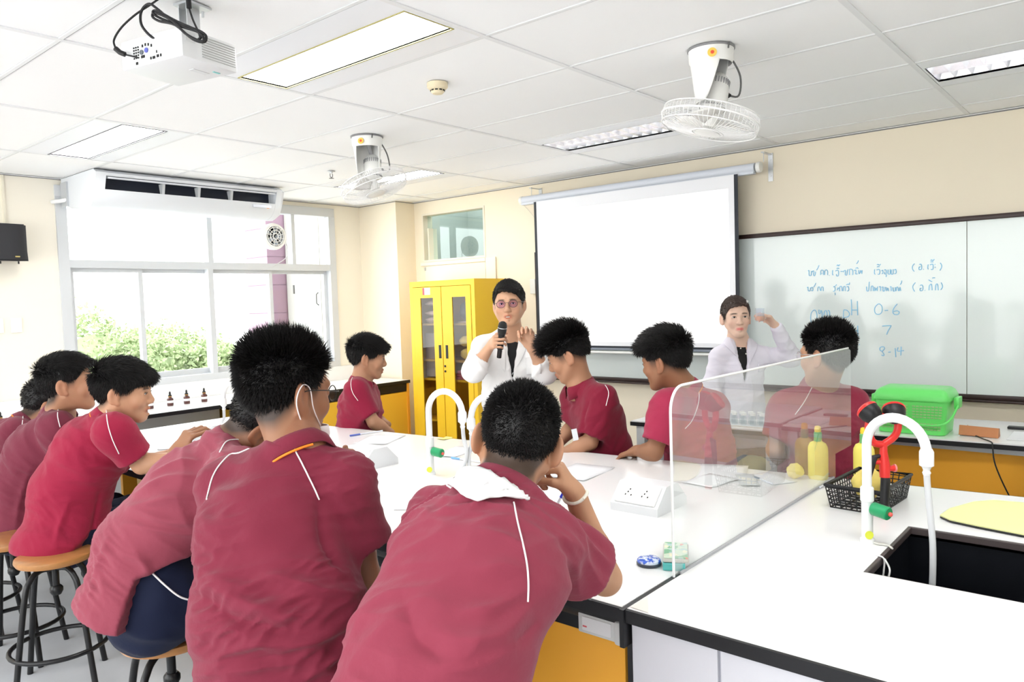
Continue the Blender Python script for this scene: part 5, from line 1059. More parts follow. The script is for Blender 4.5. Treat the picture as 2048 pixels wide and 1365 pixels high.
def hand_prims(F, wr, Fd, Pn, right, curl=((30, 40, 25),)*4, thumb=((.75, .55, .25), (.35, .9, .15), (.2, .95, .15)), s=1.0, splay=(.08, .02, -.04, -.10)):
    Fd = nrm(Fd); Pn = nrm(Pn-Fd*(Fd@Pn)); T = np.cross(Fd, Pn)*(1 if right else -1); P = lambda a, b, c: wr+s*(T*a+Fd*b+Pn*c); k = .007*s
    F.comb(ecap(P(0, -.02, 0), P(0, .02, 0), (.027*s, .020*s), (.032*s, .018*s), T), .012)
    F.comb(ecap(P(-.001, .015, 0), P(0, .075, 0), (.033*s, .0165*s), (.041*s, .0135*s), T), .012)
    F.comb(rcone(P(.022, .015, .008), P(.034, .045, .012), .017*s, .014*s), .012)
    tips = []
    for i, ((bx_, by_), ln, r) in enumerate(FING):
        p = P(bx_, by_-.008, 0); th = 0.0; sp = splay[i]; cu = curl[i] if len(curl) == 4 else curl[0]
        for j in range(3):
            th += math.radians(cu[j]); d = nrm(Fd*math.cos(th)+Pn*math.sin(th)+T*sp*math.cos(th)); q = p+d*ln[j]*s*(1.12 if j == 0 else 1); rr = r*s*(1-.09*j)
            F.comb(rcone(p, q, rr, rr*.93), k*.5 if j else k); p = q
        tips.append(p)
    p = P(.030, .030, .008)
    for j, (d, l, r) in enumerate(zip(thumb, (.036, .032, .026), (.0125, .0105, .0095))):
        d = nrm(T*d[0]+Fd*d[1]+Pn*d[2]); q = p+d*l*s; F.comb(rcone(p, q, r*s, r*s*.92), k); p = q
    tips.append(p); return tips
def arm_mesh(sh, el, wr, hand=None, h=.0042, k=1.0, skin=(.5, .3, .2), extra=None):
    pts = [sh, el, wr]; hd = nrm(hand['F']) if hand else nrm(wr-el); lo = np.min(pts+[wr+hd*.12], 0)-.10; hi = np.max(pts+[wr+hd*.12], 0)+.10
    mid = sh*.55+el*.45; lo = np.min([mid, el, wr, wr+hd*.1], 0)-.11; hi = np.max([mid, el, wr, wr+hd*.1], 0)+.11
    F = Field(lo, hi, h)
    F.comb(rcone(sh, el, .052*k, .040*k), .02).comb(rcone(el, el+(wr-el)*.35, .040*k, .039*k), .02).comb(rcone(el+(wr-el)*.3, wr, .040*k, .026*k), .02)
    tips = hand_prims(F, wr, hand['F'], hand['P'], hand['right'], **{a: b for a, b in hand.items() if a in ('curl', 'thumb', 's', 'splay')}) if hand else None
    v, f = F.mesh(); c = np.repeat(np.asarray(skin, float)[None], len(v), 0); c *= (1+.05*tn(v, 60, 5))[:, None]
    if tips is not None:
        for t in tips:
            w = np.exp(-(np.linalg.norm(v-t, axis=1)/.013)**2)*.35; c = c*(1-w[:, None])+c*V(1.25, .95, .95)*w[:, None]
    return (v, f, np.clip(c, 0, 1)), tips
def bvh_of(o):
    me = o.data; return BVHTree.FromPolygons([tuple(v.co) for v in me.vertices], [tuple(p.vertices) for p in me.polygons])
def hit(bv, x, y):
    """where the sight line through a photo pixel meets a surface, in world space"""
    r = bv.ray_cast(Vector(CAM), Vector(nrm(ray(x, y)))); 
    if r[0] is None:
        best = None; d0 = nrm(ray(x, y))
        for t in np.linspace(.8, 6.5, 60):
            q = bv.find_nearest(Vector(CAM+d0*t))
            if q[0] is not None and (best is None or q[3] < best[3]): best = q
        return np.array(best[0]), np.array(best[1])
    return np.array(r[0]), np.array(r[1])
def surf_tube(name, bv, px, r, m, parent, off=.0015, k=8):
    if len(px) > 2: Q = catmull([(x, y) for x, y in px], k)
    else: Q = np.linspace(px[0], px[1], 12)
    P = []
    for x, y in Q:
        p, n = hit(bv, x, y)
        if n@(p-CAM) > 0: n = -n
        P.append(p+n*off)
    P = np.array(P); P[1:-1] = (P[:-2]+2*P[1:-1]+P[2:])/4
    return MB().tube(P, r, n=8).build(name, m, parent, 60)
def surf_patch(name, bv, pl1, pl2, m, parent, nv=8, off=.004, thick=.004, k=6, bulge=0.0, amp=0.0):
    A = catmull(pl1, k) if len(pl1) > 2 else np.linspace(pl1[0], pl1[1], k+1); B = catmull(pl2, k) if len(pl2) > 2 else np.linspace(pl2[0], pl2[1], k+1)
    n = max(len(A), len(B)); rs = lambda Q: np.stack([np.interp(np.linspace(0, 1, n), np.linspace(0, 1, len(Q)), Q[:, i]) for i in (0, 1)], 1); A, B = rs(A), rs(B); vs = []
    for i in range(n):
        for j in range(nv+1):
            t = j/nv; x, y = A[i]*(1-t)+B[i]*t; p, nn_ = hit(bv, x, y)
            if nn_@(p-CAM) > 0: nn_ = -nn_
            vs.append(p+nn_*(off+bulge*math.sin(math.pi*t)+amp*math.sin(i*1.3+j*.9)))
    f = np.array([(i*(nv+1)+j, i*(nv+1)+j+1, (i+1)*(nv+1)+j+1, (i+1)*(nv+1)+j) for i in range(n-1) for j in range(nv)])
    v = relax(np.array(vs), f, 1, .5); o = qmesh(name, [(v, f)], m, parent); sd = o.modifiers.new('thickness', 'SOLIDIFY'); sd.thickness = thick; sd.offset = -1; return o
def fold(v, N, bv, px, width, amp, k=6):
    """raise (amp > 0) or sink a fold of the cloth along a line"""
    P = np.array([hit(bv, x, y)[0] for x, y in catmull(px, k)]); d = np.full(len(v), 9.0); tt = np.zeros(len(v))
    for i in range(len(P)-1):
        a, b = P[i], P[i+1]; ba = b-a; t = np.clip(((v-a)@ba)/(ba@ba+1e-9), 0, 1); q = np.linalg.norm(v-a-t[:, None]*ba, axis=1); m = q < d; d[m] = q[m]; tt[m] = (i+t[m])/(len(P)-1)
    w = amp*1.7*np.exp(-(d/(width*1.25))**1.5)*np.sin(np.pi*np.clip(tt*.9+.05, 0, 1))**.6
    return v+N*w[:, None]
def collar(H, nb, ax, fwd, m, parent, r=.062, tape=True, rise=.036, k=1.0, drop=.03, gap=15):
    """stand-and-fall shirt collar around the neck axis"""
    ax = nrm(ax); fw = nrm(np.asarray(fwd)-ax*(ax@np.asarray(fwd))); sd = np.cross(fw, ax); n = 36; vs = []; prof = [(.000, .0), (-.004, .6), (-.004, 1.0), (.006, 1.02), (.012, .7), (.021, .05)]
    for i in range(n+1):
        a = math.radians(gap)+(2*math.pi-2*math.radians(gap))*i/n; e = fw*math.cos(a)+sd*math.sin(a); fr = max(0, math.cos(a))
        for j, (dr, z) in enumerate(prof):
            low = -drop*fr if j == 5 else 0; back = .006*(1-fr)
            vs.append(nb+e*(r+dr*1.1+(.012*fr if j >= 4 else 0))*k+ax*(z*rise+low-(.010 if j == 5 else 0)-fr*.018))
    f = np.array([(i*6+j, i*6+j+1, i*6+j+7, i*6+j+6) for i in range(n) for j in range(5)])
    o = qmesh('collar', [(np.array(vs), f)], m, parent); s = o.modifiers.new('thickness', 'SOLIDIFY'); s.thickness = .003
    if tape:
        P = []
        for i in range(19):
            a = math.radians(115)+math.radians(130)*i/18; e = fw*math.cos(a)+sd*math.sin(a); P.append(nb+e*(r+.0235)*k-ax*(.0120))
        MB().tube(P, .0032, n=8).build('orange_neck_tape', ORTAPE, parent, 60)
    return o
def glasses(H, parent, m=None, lens=None, rx=.0215, rz=.018):
    g = MB(); S = H.s
    for q in (-1, 1):
        c = (q*.033, .108, .002); ang = np.linspace(0, 2*math.pi, 25); g.tube([H.w(c[0]+rx*math.cos(a), c[1]-.012*abs(c[0]+rx*math.cos(a))/.05, c[2]+rz*math.sin(a)) for a in ang], .0014*S, n=6, cap=False)
        g.tube([H.w(q*(.033+rx), .098, .008), H.w(q*.072, .085, .009), H.w(q*.083, .02, .010), H.w(q*.084, -.012, .006), H.w(q*.081, -.03, -.012)], .0013*S, n=6, smooth_path=4)
    g.tube([H.w(-.012, .107, .006), H.w(0, .113, .009), H.w(.012, .107, .006)], .0013*S, n=6)
    fr = g.build('eyeglasses', m or mat('black_frame', (.02, .02, .02), .3), parent, 60)
    for q in (-1, 1):
        ang = np.linspace(0, 2*math.pi, 25)[:-1]; MB().add([H.w(q*.033+rx*math.cos(a), .1075-.012*abs(q*.033+rx*math.cos(a))/.05, .002+rz*math.sin(a)) for a in ang], [tuple(range(24))]).build('lens', lens or glassmat('clear_lens', (.95, .95, .97), 1.3), fr, recalc=False)
def person(label, group, H, nb, sl, sr, arms, spine, width, depth, skin, kit='student', shirt=(.30, .03, .07), hairkw=None, sty='crop', sleeve=.72, slr=(.070, .082), hem=None, knees=None, ankles=None, face=True, h=.0075, hh=.0042, folds=(), noise_=(.0055, .0035), pipes=(), seed=1, mouth=0.0, fem=False, lips=None, fat=1.0, hemdir=None, collar_kw=None, armk=1.0, coat=None, flare=0.0, vsl=.15, kb=.11, vents=(), ear=1.12, earout=20):
    """spine: points pelvis, waist, chest (world); sl/sr shoulders; arms: dict l/r -> (elbow, wrist, hand or None)"""
    base = V(spine[0][0], spine[0][1], 0); t = thing('person', label, 'person', base, group)
    side = nrm(sr-sl); ax = nrm(nb-spine[-1]); fwd = nrm(np.cross(V(0, 0, 1)*1.0, side)); parts = []
    # body skin: head with neck, arms with hands, trunk with legs: one mesh
    F = head_field(H, nb, hh, fem, mouth, fat, ear, earout); v, f = F.mesh(); c = head_cols(H, v, skin, sty, lips, True, .0085 if fem else .0115); parts.append((v, f, c))
    for sd_, (el, wr, hand) in arms.items():
        sh = sl if sd_ == 'l' else sr
        if hand: hand = dict(hand); hand['right'] = sd_ == 'r'
        p, _ = arm_mesh(sh, el, wr, hand, .0042 if hand else .006, armk, skin); parts.append(p)
    pts = list(spine)+[nb, sl, sr]+(list(knees) if knees else [])+(list(ankles) if ankles else [])
    B = Field(np.min(pts, 0)-.22, np.max(pts, 0)+.22, .014)
    for i in range(len(spine)-1): B.comb(ecap(spine[i], spine[i+1], (width[i]*.70, depth[i]*.66), (width[i+1]*.70, depth[i+1]*.66), side), .05)
    B.comb(ecap(spine[-1], nb-ax*.05, (width[-1]*.70, depth[-1]*.66), (.085, .055), side), .05)
    for q in (sl, sr): B.comb(rcone(nb-ax*.05, q, .05, .045), .04)
    hips = [spine[0]+side*q*.085 for q in (-1, 1)]
    if knees is not None:
        for q in range(2): B.comb(rcone(hips[q], knees[q], .078, .052), .04).comb(rcone(knees[q], ankles[q], .052, .034), .03)
    v, f = B.mesh(); parts.append((v, f, np.repeat(np.asarray(skin, float)[None], len(v), 0)))
    qmesh('body', parts, SKIN, t)
    if face: eyes(H, t, 1.22 if fem else 1.0)
    if hairkw is not None: hair(H, t, sty=sty, **hairkw)
    # trousers
    tk = 1.0 if kit == 'student' else .70
    if knees is not None:
        P = Field(np.min(hips+list(knees)+list(ankles), 0)-.2, np.max(hips+list(knees)+list(ankles), 0)+.2, .011)
        P.comb(ecap(spine[0]-nrm(spine[1]-spine[0])*.02, spine[0]+nrm(spine[1]-spine[0])*.15, tuple(q*tk for q in (.185, .138)), tuple(q*tk for q in (.165, .125)), side), .03)
        for q in range(2): P.comb(rcone(hips[q], knees[q], .100, .074), .05).comb(rcone(knees[q], ankles[q]+(knees[q]-ankles[q])*.12, .074, .058), .03)
        v, f = P.mesh(); N = normals(v, f); v = v+N*(tn(v, 30, seed+3)*.004+(1-np.abs(tn(v, 60, seed+4)))*.006)[:, None]; pt = qmesh('trousers', [(v, f)], NAVY if kit == 'student' else mat('dark_trousers', (.02, .02, .025), .8), t)
        for q in range(2):
            fd = nrm((knees[q]-hips[q])*V(1, 1, 0)) if kit == 'student' else fwd; a = ankles[q]
            so = Field(a-V(.2, .2, .14), a+V(.2, .2, .1), .006); so.comb(ecap(a-V(0, 0, .045)-fd*.03, a-V(0, 0, .05)+fd*.13, (.040, .035), (.042, .026), np.cross(fd, (0, 0, 1))), .02).comb(rcone(a, a-V(0, 0, .04), .043, .045), .02).cut(a-V(0, 0, .085), (0, 0, -1))
            v, f = so.mesh(); qmesh('shoe', [(v, f)], mat('black_shoe', (.015, .015, .016), .35), t)
            MB().tube([a+V(0, 0, .10)*1.0, a+V(0, 0, .02)], [.042, .040], n=16).build('sock', mat('white_sock', (.8, .8, .8), .8), t, 60)
    # shirt
    sm = coat or shirtmat('maroon_cloth_%02d' % seed, shirt)
    spn = list(spine); he = hem if hem is not None else spine[0]-nrm(spine[1]-spine[0])*.12
    allp = spn+[he, nb, sl, sr]+[a[0] for a in arms.values()]
    Fs = Field(np.min(allp, 0)-.24, np.max(allp, 0)+.24, h)
    ch = [he]+spn; W_ = [width[0]*(1.06+flare)]+list(width); D_ = [depth[0]*(1.08+flare)]+list(depth)
    for i in range(len(ch)-1): Fs.comb(ecap(ch[i], ch[i+1], (W_[i], D_[i]), (W_[i+1], D_[i+1]), side), .06)
    Fs.comb(ecap(spn[-1], nb-ax*.035, (W_[-1], D_[-1]), (.085, .070), side), .06)
    for q in (sl, sr): Fs.comb(ecap(nb-ax*.024, q, (.058, .058), (slr[0]*.90, slr[0]*.90), ax), .05)
    for sd_, (el, wr, hand) in arms.items():
        sh = sl if sd_ == 'l' else sr
        if kit == 'student':
            e = sh+(el-sh)*sleeve; G = Field(Fs.lo, Fs.lo+Fs.h*4, h); G.n, G.ax, G.f = Fs.n, Fs.ax, np.full(Fs.n, 1.0, np.float32); G.comb(rcone(sh, e+nrm(el-sh)*.06, slr[0]*.80, slr[1]), .02, pad=.12); G.cut(e, el-sh)
            k = kb; a = Fs.f; d = G.f; w = np.clip(.5+.5*(a-d)/k, 0, 1); Fs.f = a+(d-a)*w-k*w*(1-w)
            Fs.comb(rcone(e+nrm(el-sh)*.03, e+nrm(el-sh)*.09, slr[1]-.016), .006, 's')
        else:
            e = el+(wr-el)*(.30 if kit == 'rolled' else .93)
            Fs.comb(rcone(sh, el, slr[0], slr[1]), .04).comb(rcone(el, e, slr[1], slr[1]*.80 if kit == 'rolled' else slr[1]*.72), .03)
            if kit == 'rolled': Fs.comb(rcone(e-nrm(wr-el)*.035, e-nrm(wr-el)*.005, slr[1]*.86), .008)
            Fs.comb(rcone(e+nrm(wr-el)*.045, e+nrm(wr-el)*.12, slr[1]*.66), .006, 's')
    # (never over the face or hands)
    hn = hemdir if hemdir is not None else he-spn[0]
    Fs.cut(he, hn)
    for p_, n1, n2 in vents:
        n1, n2 = nrm(n1), nrm(n2); X, Y, Z = Fs.ax[0][:, None, None]-p_[0], Fs.ax[1][None, :, None]-p_[1], Fs.ax[2][None, None, :]-p_[2]
        Fs.f = np.maximum(Fs.f, np.minimum(X*n1[0]+Y*n1[1]+Z*n1[2], X*n2[0]+Y*n2[1]+Z*n2[2])).astype(np.float32)
    if kit != 'student':            # open V front
        wv_ = nrm(nb-spn[0]); vb = nb-wv_*.30; fr = nrm(np.cross(wv_, -side)); fr = fr if fr@fwd > 0 else -fr
        X, Y, Z = Fs.ax[0][:, None, None]-vb[0], Fs.ax[1][None, :, None]-vb[1], Fs.ax[2][None, None, :]-vb[2]
        U = X*side[0]+Y*side[1]+Z*side[2]; Wd = X*wv_[0]+Y*wv_[1]+Z*wv_[2]; Fw = X*fr[0]+Y*fr[1]+Z*fr[2]
        dv = np.maximum(np.maximum(np.abs(U)-Wd*vsl, -(Fw-.0)), np.maximum(-Wd, 0*Wd-1)); Fs.f = np.maximum(Fs.f, -dv).astype(np.float32)
    v, f = Fs.mesh(); v = relax(v, f, 2, .4); N = normals(v, f)
    loc = np.stack([(v-spn[0])@side, (v-spn[0])@nrm(nb-spn[0]), (v-spn[0])@fwd], 1)
    wz = loc*V(1.0, 1.6, 1.0)+.05*np.stack([tn(loc, 9, seed+5), tn(loc, 9, seed+6), tn(loc, 9, seed+7)], 1)
    wz = wz*V(.75, 1, .75)+V(.35, 0, 0)*wz[:, 1:2]*math.sin(seed)
    rid = (1-np.clip(np.abs(tn(wz, 42, seed+8, 4)), 0, 1.4))*(.35+.65*np.clip(tn(loc, 13, seed+12)+.5, 0, 1)); rid2 = (1-np.clip(np.abs(tn(wz, 85, seed+9, 4)), 0, 1.4))*np.clip(tn(loc, 18, seed+13)+.3, 0, 1)
    v = v+N*(noise_[0]*rid+noise_[1]*rid2+.0012*tn(loc, 60, seed+10))[:, None]
    if folds:
        bv = BVHTree.FromPolygons(v.tolist(), f.tolist())
        for px, wd_, am in folds: v = fold(v, N, bv, px, wd_, am)
    nm = 'shirt' if kit == 'student' else 'lab_coat'
    so = qmesh(nm, [(v, f)], sm, t); bv = bvh_of(so)
    for px in pipes: surf_tube('white_piping', bv, px, .0020, PIPE, t)
    if kit == 'student': collar(H, nb, nrm(H.w(0, -.02, -.06)-nb)*.8+ax*.2, H.y*.4+fwd*.6 if abs(H.y@fwd) > .2 else fwd, sm, t, **(collar_kw or {}))
    return t, bv
# ------------------------------------------------------------------ the people, each in the pose of the photo
TAN = (.50, .27, .16); TAN2 = (.42, .215, .125); BRN_ = (.30, .14, .075); FAIR = (.78, .54, .42)
def seatlegs(pv, f, side, spread=.10, z=.30, lean=.40):
    side = np.cross(nrm(f), V(0, 0, 1)); k = [pv+nrm(f)*lean+side*q*spread+V(0, 0, .0) for q in (-1, 1)]; a = [V(q[0], q[1], 0)+nrm(f)*(-.02)+V(0, 0, z) for q in k]; return k, a
G1 = 'students in maroon shirts on the near side of the island'; G2 = 'students in maroon shirts on the far side of the island'
TSEL = globals().get('TSEL', None)
# nearest student, cheek on his right hand
H6 = Head(at(1036, 884, 1.82), FF+.02*RR+V(0, 0, -.10), V(0, 0, 1)+.20*RR, 1.12)
pv = at(812, 1500, 1.46); wr6 = at(1149, 985, 1.90)
person('student in a maroon shirt nearest the camera, cheek on hand, white cloth over collar', G1, H6, at(1003, 985, 1.76), at(872, 1040, 1.84), at(1088, 1080, 1.72),
    dict(r=(at(1210, 1158, 1.95), wr6, dict(F=-RR*.50+UU*.85, P=-RR*.85-UU*.30+FF*.15, curl=((70, 75, 40), (75, 80, 40), (70, 85, 45), (70, 85, 45)), thumb=((.3, .7, .5), (-.1, .6, .8), (-.1, .3, 1)), s=.95)),
         l=(at(935, 1120, 2.12), at(1066, 1042, 2.30), dict(F=RR*.85+UU*.22+FF*.2, P=-UU*.8+RR*.2, curl=((35, 45, 30), (40, 50, 30), (45, 55, 30), (50, 55, 30))))),
    [pv, at(878, 1300, 1.54), at(955, 1130, 1.66)], (.180, .185, .195), (.13, .13, .135), TAN, shirt=(.265, .040, .070), seed=6, sty='crop', h=.0054,
    hairkw=dict(top=.006, side=.003, back=.004, L=(.010, .006), n=14000, spike=1.0, rnd=.10, comb=(0, .1, .2), rough=.0008, wv=.0006, h=.0045, seed=6), face=False, sleeve=.58, slr=(.074, .098), kb=.06, ear=1.12, earout=36, knees=None,
    pipes=([(1027, 1006), (1036, 1050), (1050, 1110), (1056, 1160), (1055, 1205)],), noise_=(.010, .006),
    folds=(([(1060, 1210), (1000, 1270), (930, 1285), (860, 1260)], .016, .012), ([(1050, 1180), (990, 1215), (930, 1225)], .012, .008), ([(1062, 1150), (1010, 1130), (960, 1140)], .012, .006), ([(1040, 1290), (960, 1330), (880, 1345)], .018, .010), ([(1075, 1250), (1010, 1300), (950, 1320)], .01, -.008), ([(1060, 1100), (1010, 1075), (960, 1060)], .010, .005), ([(1120, 1110), (1150, 1140), (1160, 1190)], .012, .006), ([(1075, 1090), (1130, 1080), (1175, 1110)], .012, .006), ([(800, 1180), (830, 1270), (900, 1330)], .014, -.006)))
surf = None
def cloth6():
    t6 = [o for o in C.objects if o.get('label', '').startswith('student in a maroon shirt nearest')][0]
    bv6 = bvh_of([o for o in t6.children if o.name.startswith('shirt')][0])
    o = surf_patch('white_cloth', bv6, [(965, 940), (990, 950), (1018, 968), (1040, 985), (1052, 1002)], [(892, 955), (903, 978), (938, 1003), (985, 1004), (1050, 1003)], mat('white_cotton', (.86, .86, .86), .85, bump=.3, bscale=60), t6, off=.010, thick=.006, bulge=.012, amp=.002)
    r6 = [o for o in t6.children if o.name.startswith('body')][0]
    w = wr6+nrm(at(1203, 1158, 1.95)-wr6)*.012; a = nrm(at(1203, 1158, 1.95)-wr6); x = nrm(np.cross(a, V(0, 0, 1))); y = np.cross(a, x); ang = np.linspace(0, 2*math.pi, 25)
    MB().tube([w+(x*math.cos(q)+y*math.sin(q))*.0305+a*.004*math.sin(2*q) for q in ang], .0045, n=8, cap=False).build('cord_bracelet', mat('cream_bracelet', (.82, .80, .70), .7), t6, 60)
cloth6()
# student with glasses and a mask
H5 = Head(at(574, 786, 1.95), FF*.76+RR*.66+V(0, 0, -.06), V(0, 0, 1), 1.13)
pv = at(572, 1400, 1.78); k5, a5 = seatlegs(pv, V(.9, .35, 0), None)
k5, a5 = seatlegs(pv, V(.85, .2, 0), V(-.3, .9, 0))
t5, bv5 = person('student with black eyeglasses and a lowered white mask, maroon shirt, seen from behind', G1, H5, at(597, 908, 1.90), at(452, 975, 1.95), at(692, 966, 1.90),
    dict(r=(at(728, 1160, 1.96), at(700, 990, 2.12), dict(F=RR*.2+UU*.6+FF*.5, P=-RR*.8+FF*.3, curl=((35, 45, 30),)*4)), l=(at(470, 1110, 2.18), at(560, 1030, 2.35), None)),
    [pv, at(556, 1225, 1.80), at(543, 1065, 1.86)], (.196, .196, .172), (.15, .155, .14), BRN_, shirt=(.195, .022, .045), seed=5, sty='crop', h=.0054,
    hairkw=dict(top=.012, side=.006, back=.007, L=(.030, .014), n=14000, spike=1.0, rnd=.10, comb=(0, -.2, .6), rough=.0012, wv=.0006, h=.0045, seed=5), knees=k5, ankles=a5, slr=(.074, .100), sleeve=.60, kb=.05, noise_=(.009, .006),
    pipes=([(496, 885), (455, 915), (428, 950), (414, 1000)], [(577, 876), (600, 920), (622, 965), (638, 1000)]),
    folds=(([(735, 1180), (680, 1190), (600, 1170), (530, 1150)], .014, .012), ([(700, 1160), (640, 1130), (560, 1120)], .012, .007), ([(690, 1230), (600, 1235), (480, 1200), (400, 1160)], .016, .012), ([(720, 1200), (660, 1260), (560, 1290), (450, 1280)], .016, .010), ([(640, 1010), (650, 1080), (680, 1140)], .014, -.010), ([(720, 1220), (690, 1290), (640, 1340)], .012, .009), ([(400, 1190), (470, 1240), (560, 1260)], .012, -.008), ([(400, 1130), (450, 1165), (500, 1175)], .012, .007), ([(655, 970), (690, 1010), (720, 1060)], .012, .006)))
glasses(H5, t5)
mk = MB(); vs = []
for i in range(13):
    a = -1.2+2.4*i/12
    for j in range(7):
        b = j/6; z = -.060-.062*b; r = .088+.014*math.sin(math.pi*min(1, b*1.1))-.012*b; vs.append(H5.w(.072*math.sin(a)*(1-.25*b), .018+r*math.cos(a)*.98, z-.012))
mo = MB().add(vs, [(i*7+j, i*7+j+1, i*7+j+8, i*7+j+7) for i in range(12) for j in range(6)]).build('face_mask', mat('white_mask', (.80, .74, .74), .8), t5, 180); sd = mo.modifiers.new('t', 'SOLIDIFY'); sd.thickness = .003
MB().tube([H5.w(.066, .05, -.072), H5.w(.080, .018, -.030), H5.w(.084, .004, .012), H5.w(.090, -.018, .022), H5.w(.094, -.034, .0), H5.w(.090, -.030, -.030), H5.w(.076, .002, -.075), H5.w(.060, .05, -.110)], .0016, n=6, smooth_path=5).build('ear_loop', mat('white_mask', (.80, .74, .74)), t5, 60)
# bending student
H4 = Head(at(520, 848, 2.46), RR*.55+FF*.45-V(0, 0, .62), V(0, 0, 1)+RR*.7, 1.08)
pv = at(305, 1205, 2.38); k4, a4 = seatlegs(pv, V(.9, -.25, 0), V(.25, .9, 0), z=.26); k4 = [q+V(0, 0, .03) for q in k4]
t4, bv4 = person('student bending far forward over the island in a faded maroon shirt, navy trousers showing', G1, H4, at(462, 895, 2.44), at(395, 945, 2.62), at(470, 960, 2.26),
    dict(l=(at(350, 965, 2.78), at(352, 905, 2.78), dict(F=UU*.8+RR*.5+FF*.2, P=RR*.5-UU*.3+FF*.6, curl=((40, 50, 30),)*4)), r=(at(500, 1060, 2.35), at(560, 960, 2.55), None)),
    [pv, at(302, 1102, 2.40), at(378, 994, 2.42)], (.180, .185, .175), (.14, .150, .132), BRN_, shirt=(.27, .052, .080), seed=4, sty='crop', h=.0056,
    hairkw=dict(top=.006, side=.004, back=.004, L=(.014, .008), n=4000, spike=1.0, wv=.0007, rough=.0008, h=.0045, seed=4), knees=k4, ankles=a4, face=False, slr=(.068, .080), noise_=(.012, .006), vents=[(at(300, 1140, 2.3), RR*88-UU*17, RR*35-UU*95)], hem=at(262, 1222, 2.34), hemdir=at(240, 1300, 2.34)-at(262, 1222, 2.34), flare=.05,
    pipes=([(440, 905), (452, 885), (470, 880), (486, 882)],),
    folds=(([(400, 955), (330, 960), (270, 990)], .012, .009), ([(400, 1000), (330, 1000), (260, 1020)], .012, .010), ([(400, 1045), (330, 1040), (250, 1010)], .012, .010), ([(390, 1070), (320, 1060), (250, 1050)], .011, .008), ([(400, 925), (360, 925), (310, 945)], .010, .007), ([(300, 1150), (280, 1120), (240, 1110)], .01, .006), ([(215, 1080), (195, 1140), (180, 1200)], .012, .006)))
pn4 = [o for o in t4.children if o.name.startswith('trousers')][0]; bp4 = bvh_of(pn4)
surf_tube('trouser_piping', bp4, [(300, 1142), (330, 1172), (360, 1195), (392, 1203)], .0028, PIPE, t4, off=.002)
# student with open lips, profile to the right
H3 = Head(at(249, 786, 3.50), RR*.97+FF*.18-V(0, 0, .05), V(0, 0, 1)+.08*RR, 1.15)
pv = at(135, 1068, 3.50); k3, a3 = seatlegs(pv, V(.9, .1, 0), V(0, .9, 0), z=.26)
person('student in a bright maroon shirt with a fringe, profile to the right, open lips', G1, H3, at(220, 840, 3.50), at(205, 862, 3.72), at(228, 866, 3.32),
    dict(r=(at(284, 930, 3.40), at(345, 916, 3.42), None), l=(at(300, 930, 3.75), at(350, 905, 3.8), None)),
    [pv, at(142, 985, 3.52), at(184, 900, 3.52)], (.190, .185, .180), (.165, .160, .150), TAN, shirt=(.29, .014, .045), seed=3, sty='bang', h=.0075, mouth=.008,
    hairkw=dict(top=.020, side=.009, back=.012, front=.014, L=(.040, .020), n=9000, spike=.22, comb=(0, 1, -.15), rough=.0010, wv=.0008, rnd=.10, seed=3), knees=k3, ankles=a3, vents=[(at(180, 1066, 3.4), RR*46-UU*19, RR*12-UU*33)], slr=(.072, .086), sleeve=.74, hem=at(118, 1100, 3.46), hemdir=V(-.15, 0, -1), flare=.10,
    pipes=([(216, 797), (213, 820), (216, 850), (225, 880), (238, 908)],), folds=(([(200, 985), (190, 1040), (180, 1080)], .010, -.006), ([(140, 1000), (120, 1050), (110, 1090)], .012, .006), ([(250, 940), (210, 930), (170, 935)], .012, .007)))
# student looking up behind him
H2 = Head(at(138, 770, 3.80), RR*.90+FF*.34+V(0, 0, .12), V(0, 0, 1)-.05*RR, 1.15)
pv = at(48, 1050, 3.88); k2, a2 = seatlegs(pv, V(.9, .1, 0), V(0, .9, 0), z=.20)
person('student in a dull maroon shirt looking up, second from the left edge', G1, H2, at(118, 832, 3.85), at(120, 855, 4.02), at(112, 858, 3.72),
    dict(r=(at(160, 945, 3.75), at(215, 930, 3.8), None), l=(at(180, 920, 4.0), at(235, 900, 4.1), None)),
    [pv, at(52, 965, 3.90), at(85, 900, 3.88)], (.185, .180, .175), (.15, .15, .145), TAN2, shirt=(.17, .028, .050), seed=2, sty='crop', h=.008,
    hairkw=dict(top=.020, side=.005, back=.008, front=.016, L=(.035, .014), n=8000, spike=.25, comb=(0, 1, .1), rough=.0010, wv=.0008, rnd=.09, seed=2), knees=k2, ankles=a2, slr=(.070, .082), hem=at(38, 1078, 3.88), hemdir=V(-.1, 0, -1), flare=.08,
    pipes=([(121, 802), (115, 830), (120, 855)],), folds=(([(60, 940), (40, 1000), (30, 1060)], .012, .006),))
H1 = Head(at(92, 812, 4.35), RR*.7+FF*.6-V(0, 0, .3), V(0, 0, 1), 1.12)
pv = at(-45, 1030, 4.3); k1, a1 = seatlegs(pv, V(.9, .1, 0), V(0, .9, 0), z=.17)
person('student at the left edge of the photo, mostly hidden, dull maroon shirt', G1, H1, at(50, 850, 4.28), at(50, 870, 4.48), at(30, 868, 4.15),
    dict(r=(at(70, 930, 4.2), at(120, 915, 4.3), None), l=(at(110, 910, 4.5), at(140, 900, 4.6), None)),
    [pv, at(-30, 955, 4.3), at(10, 895, 4.28)], (.18, .18, .175), (.15, .15, .145), TAN2, shirt=(.17, .028, .050), seed=1, sty='crop', h=.009, hh=.006,
    hairkw=dict(top=.018, side=.007, back=.010, L=(.02, .01), n=2000, spike=.6, seed=1, wv=.0012), knees=k1, ankles=a1, hem=at(-45, 1062, 4.3), hemdir=V(-.1, 0, -1), pipes=([(55, 806), (48, 820), (44, 850)],), face=False)
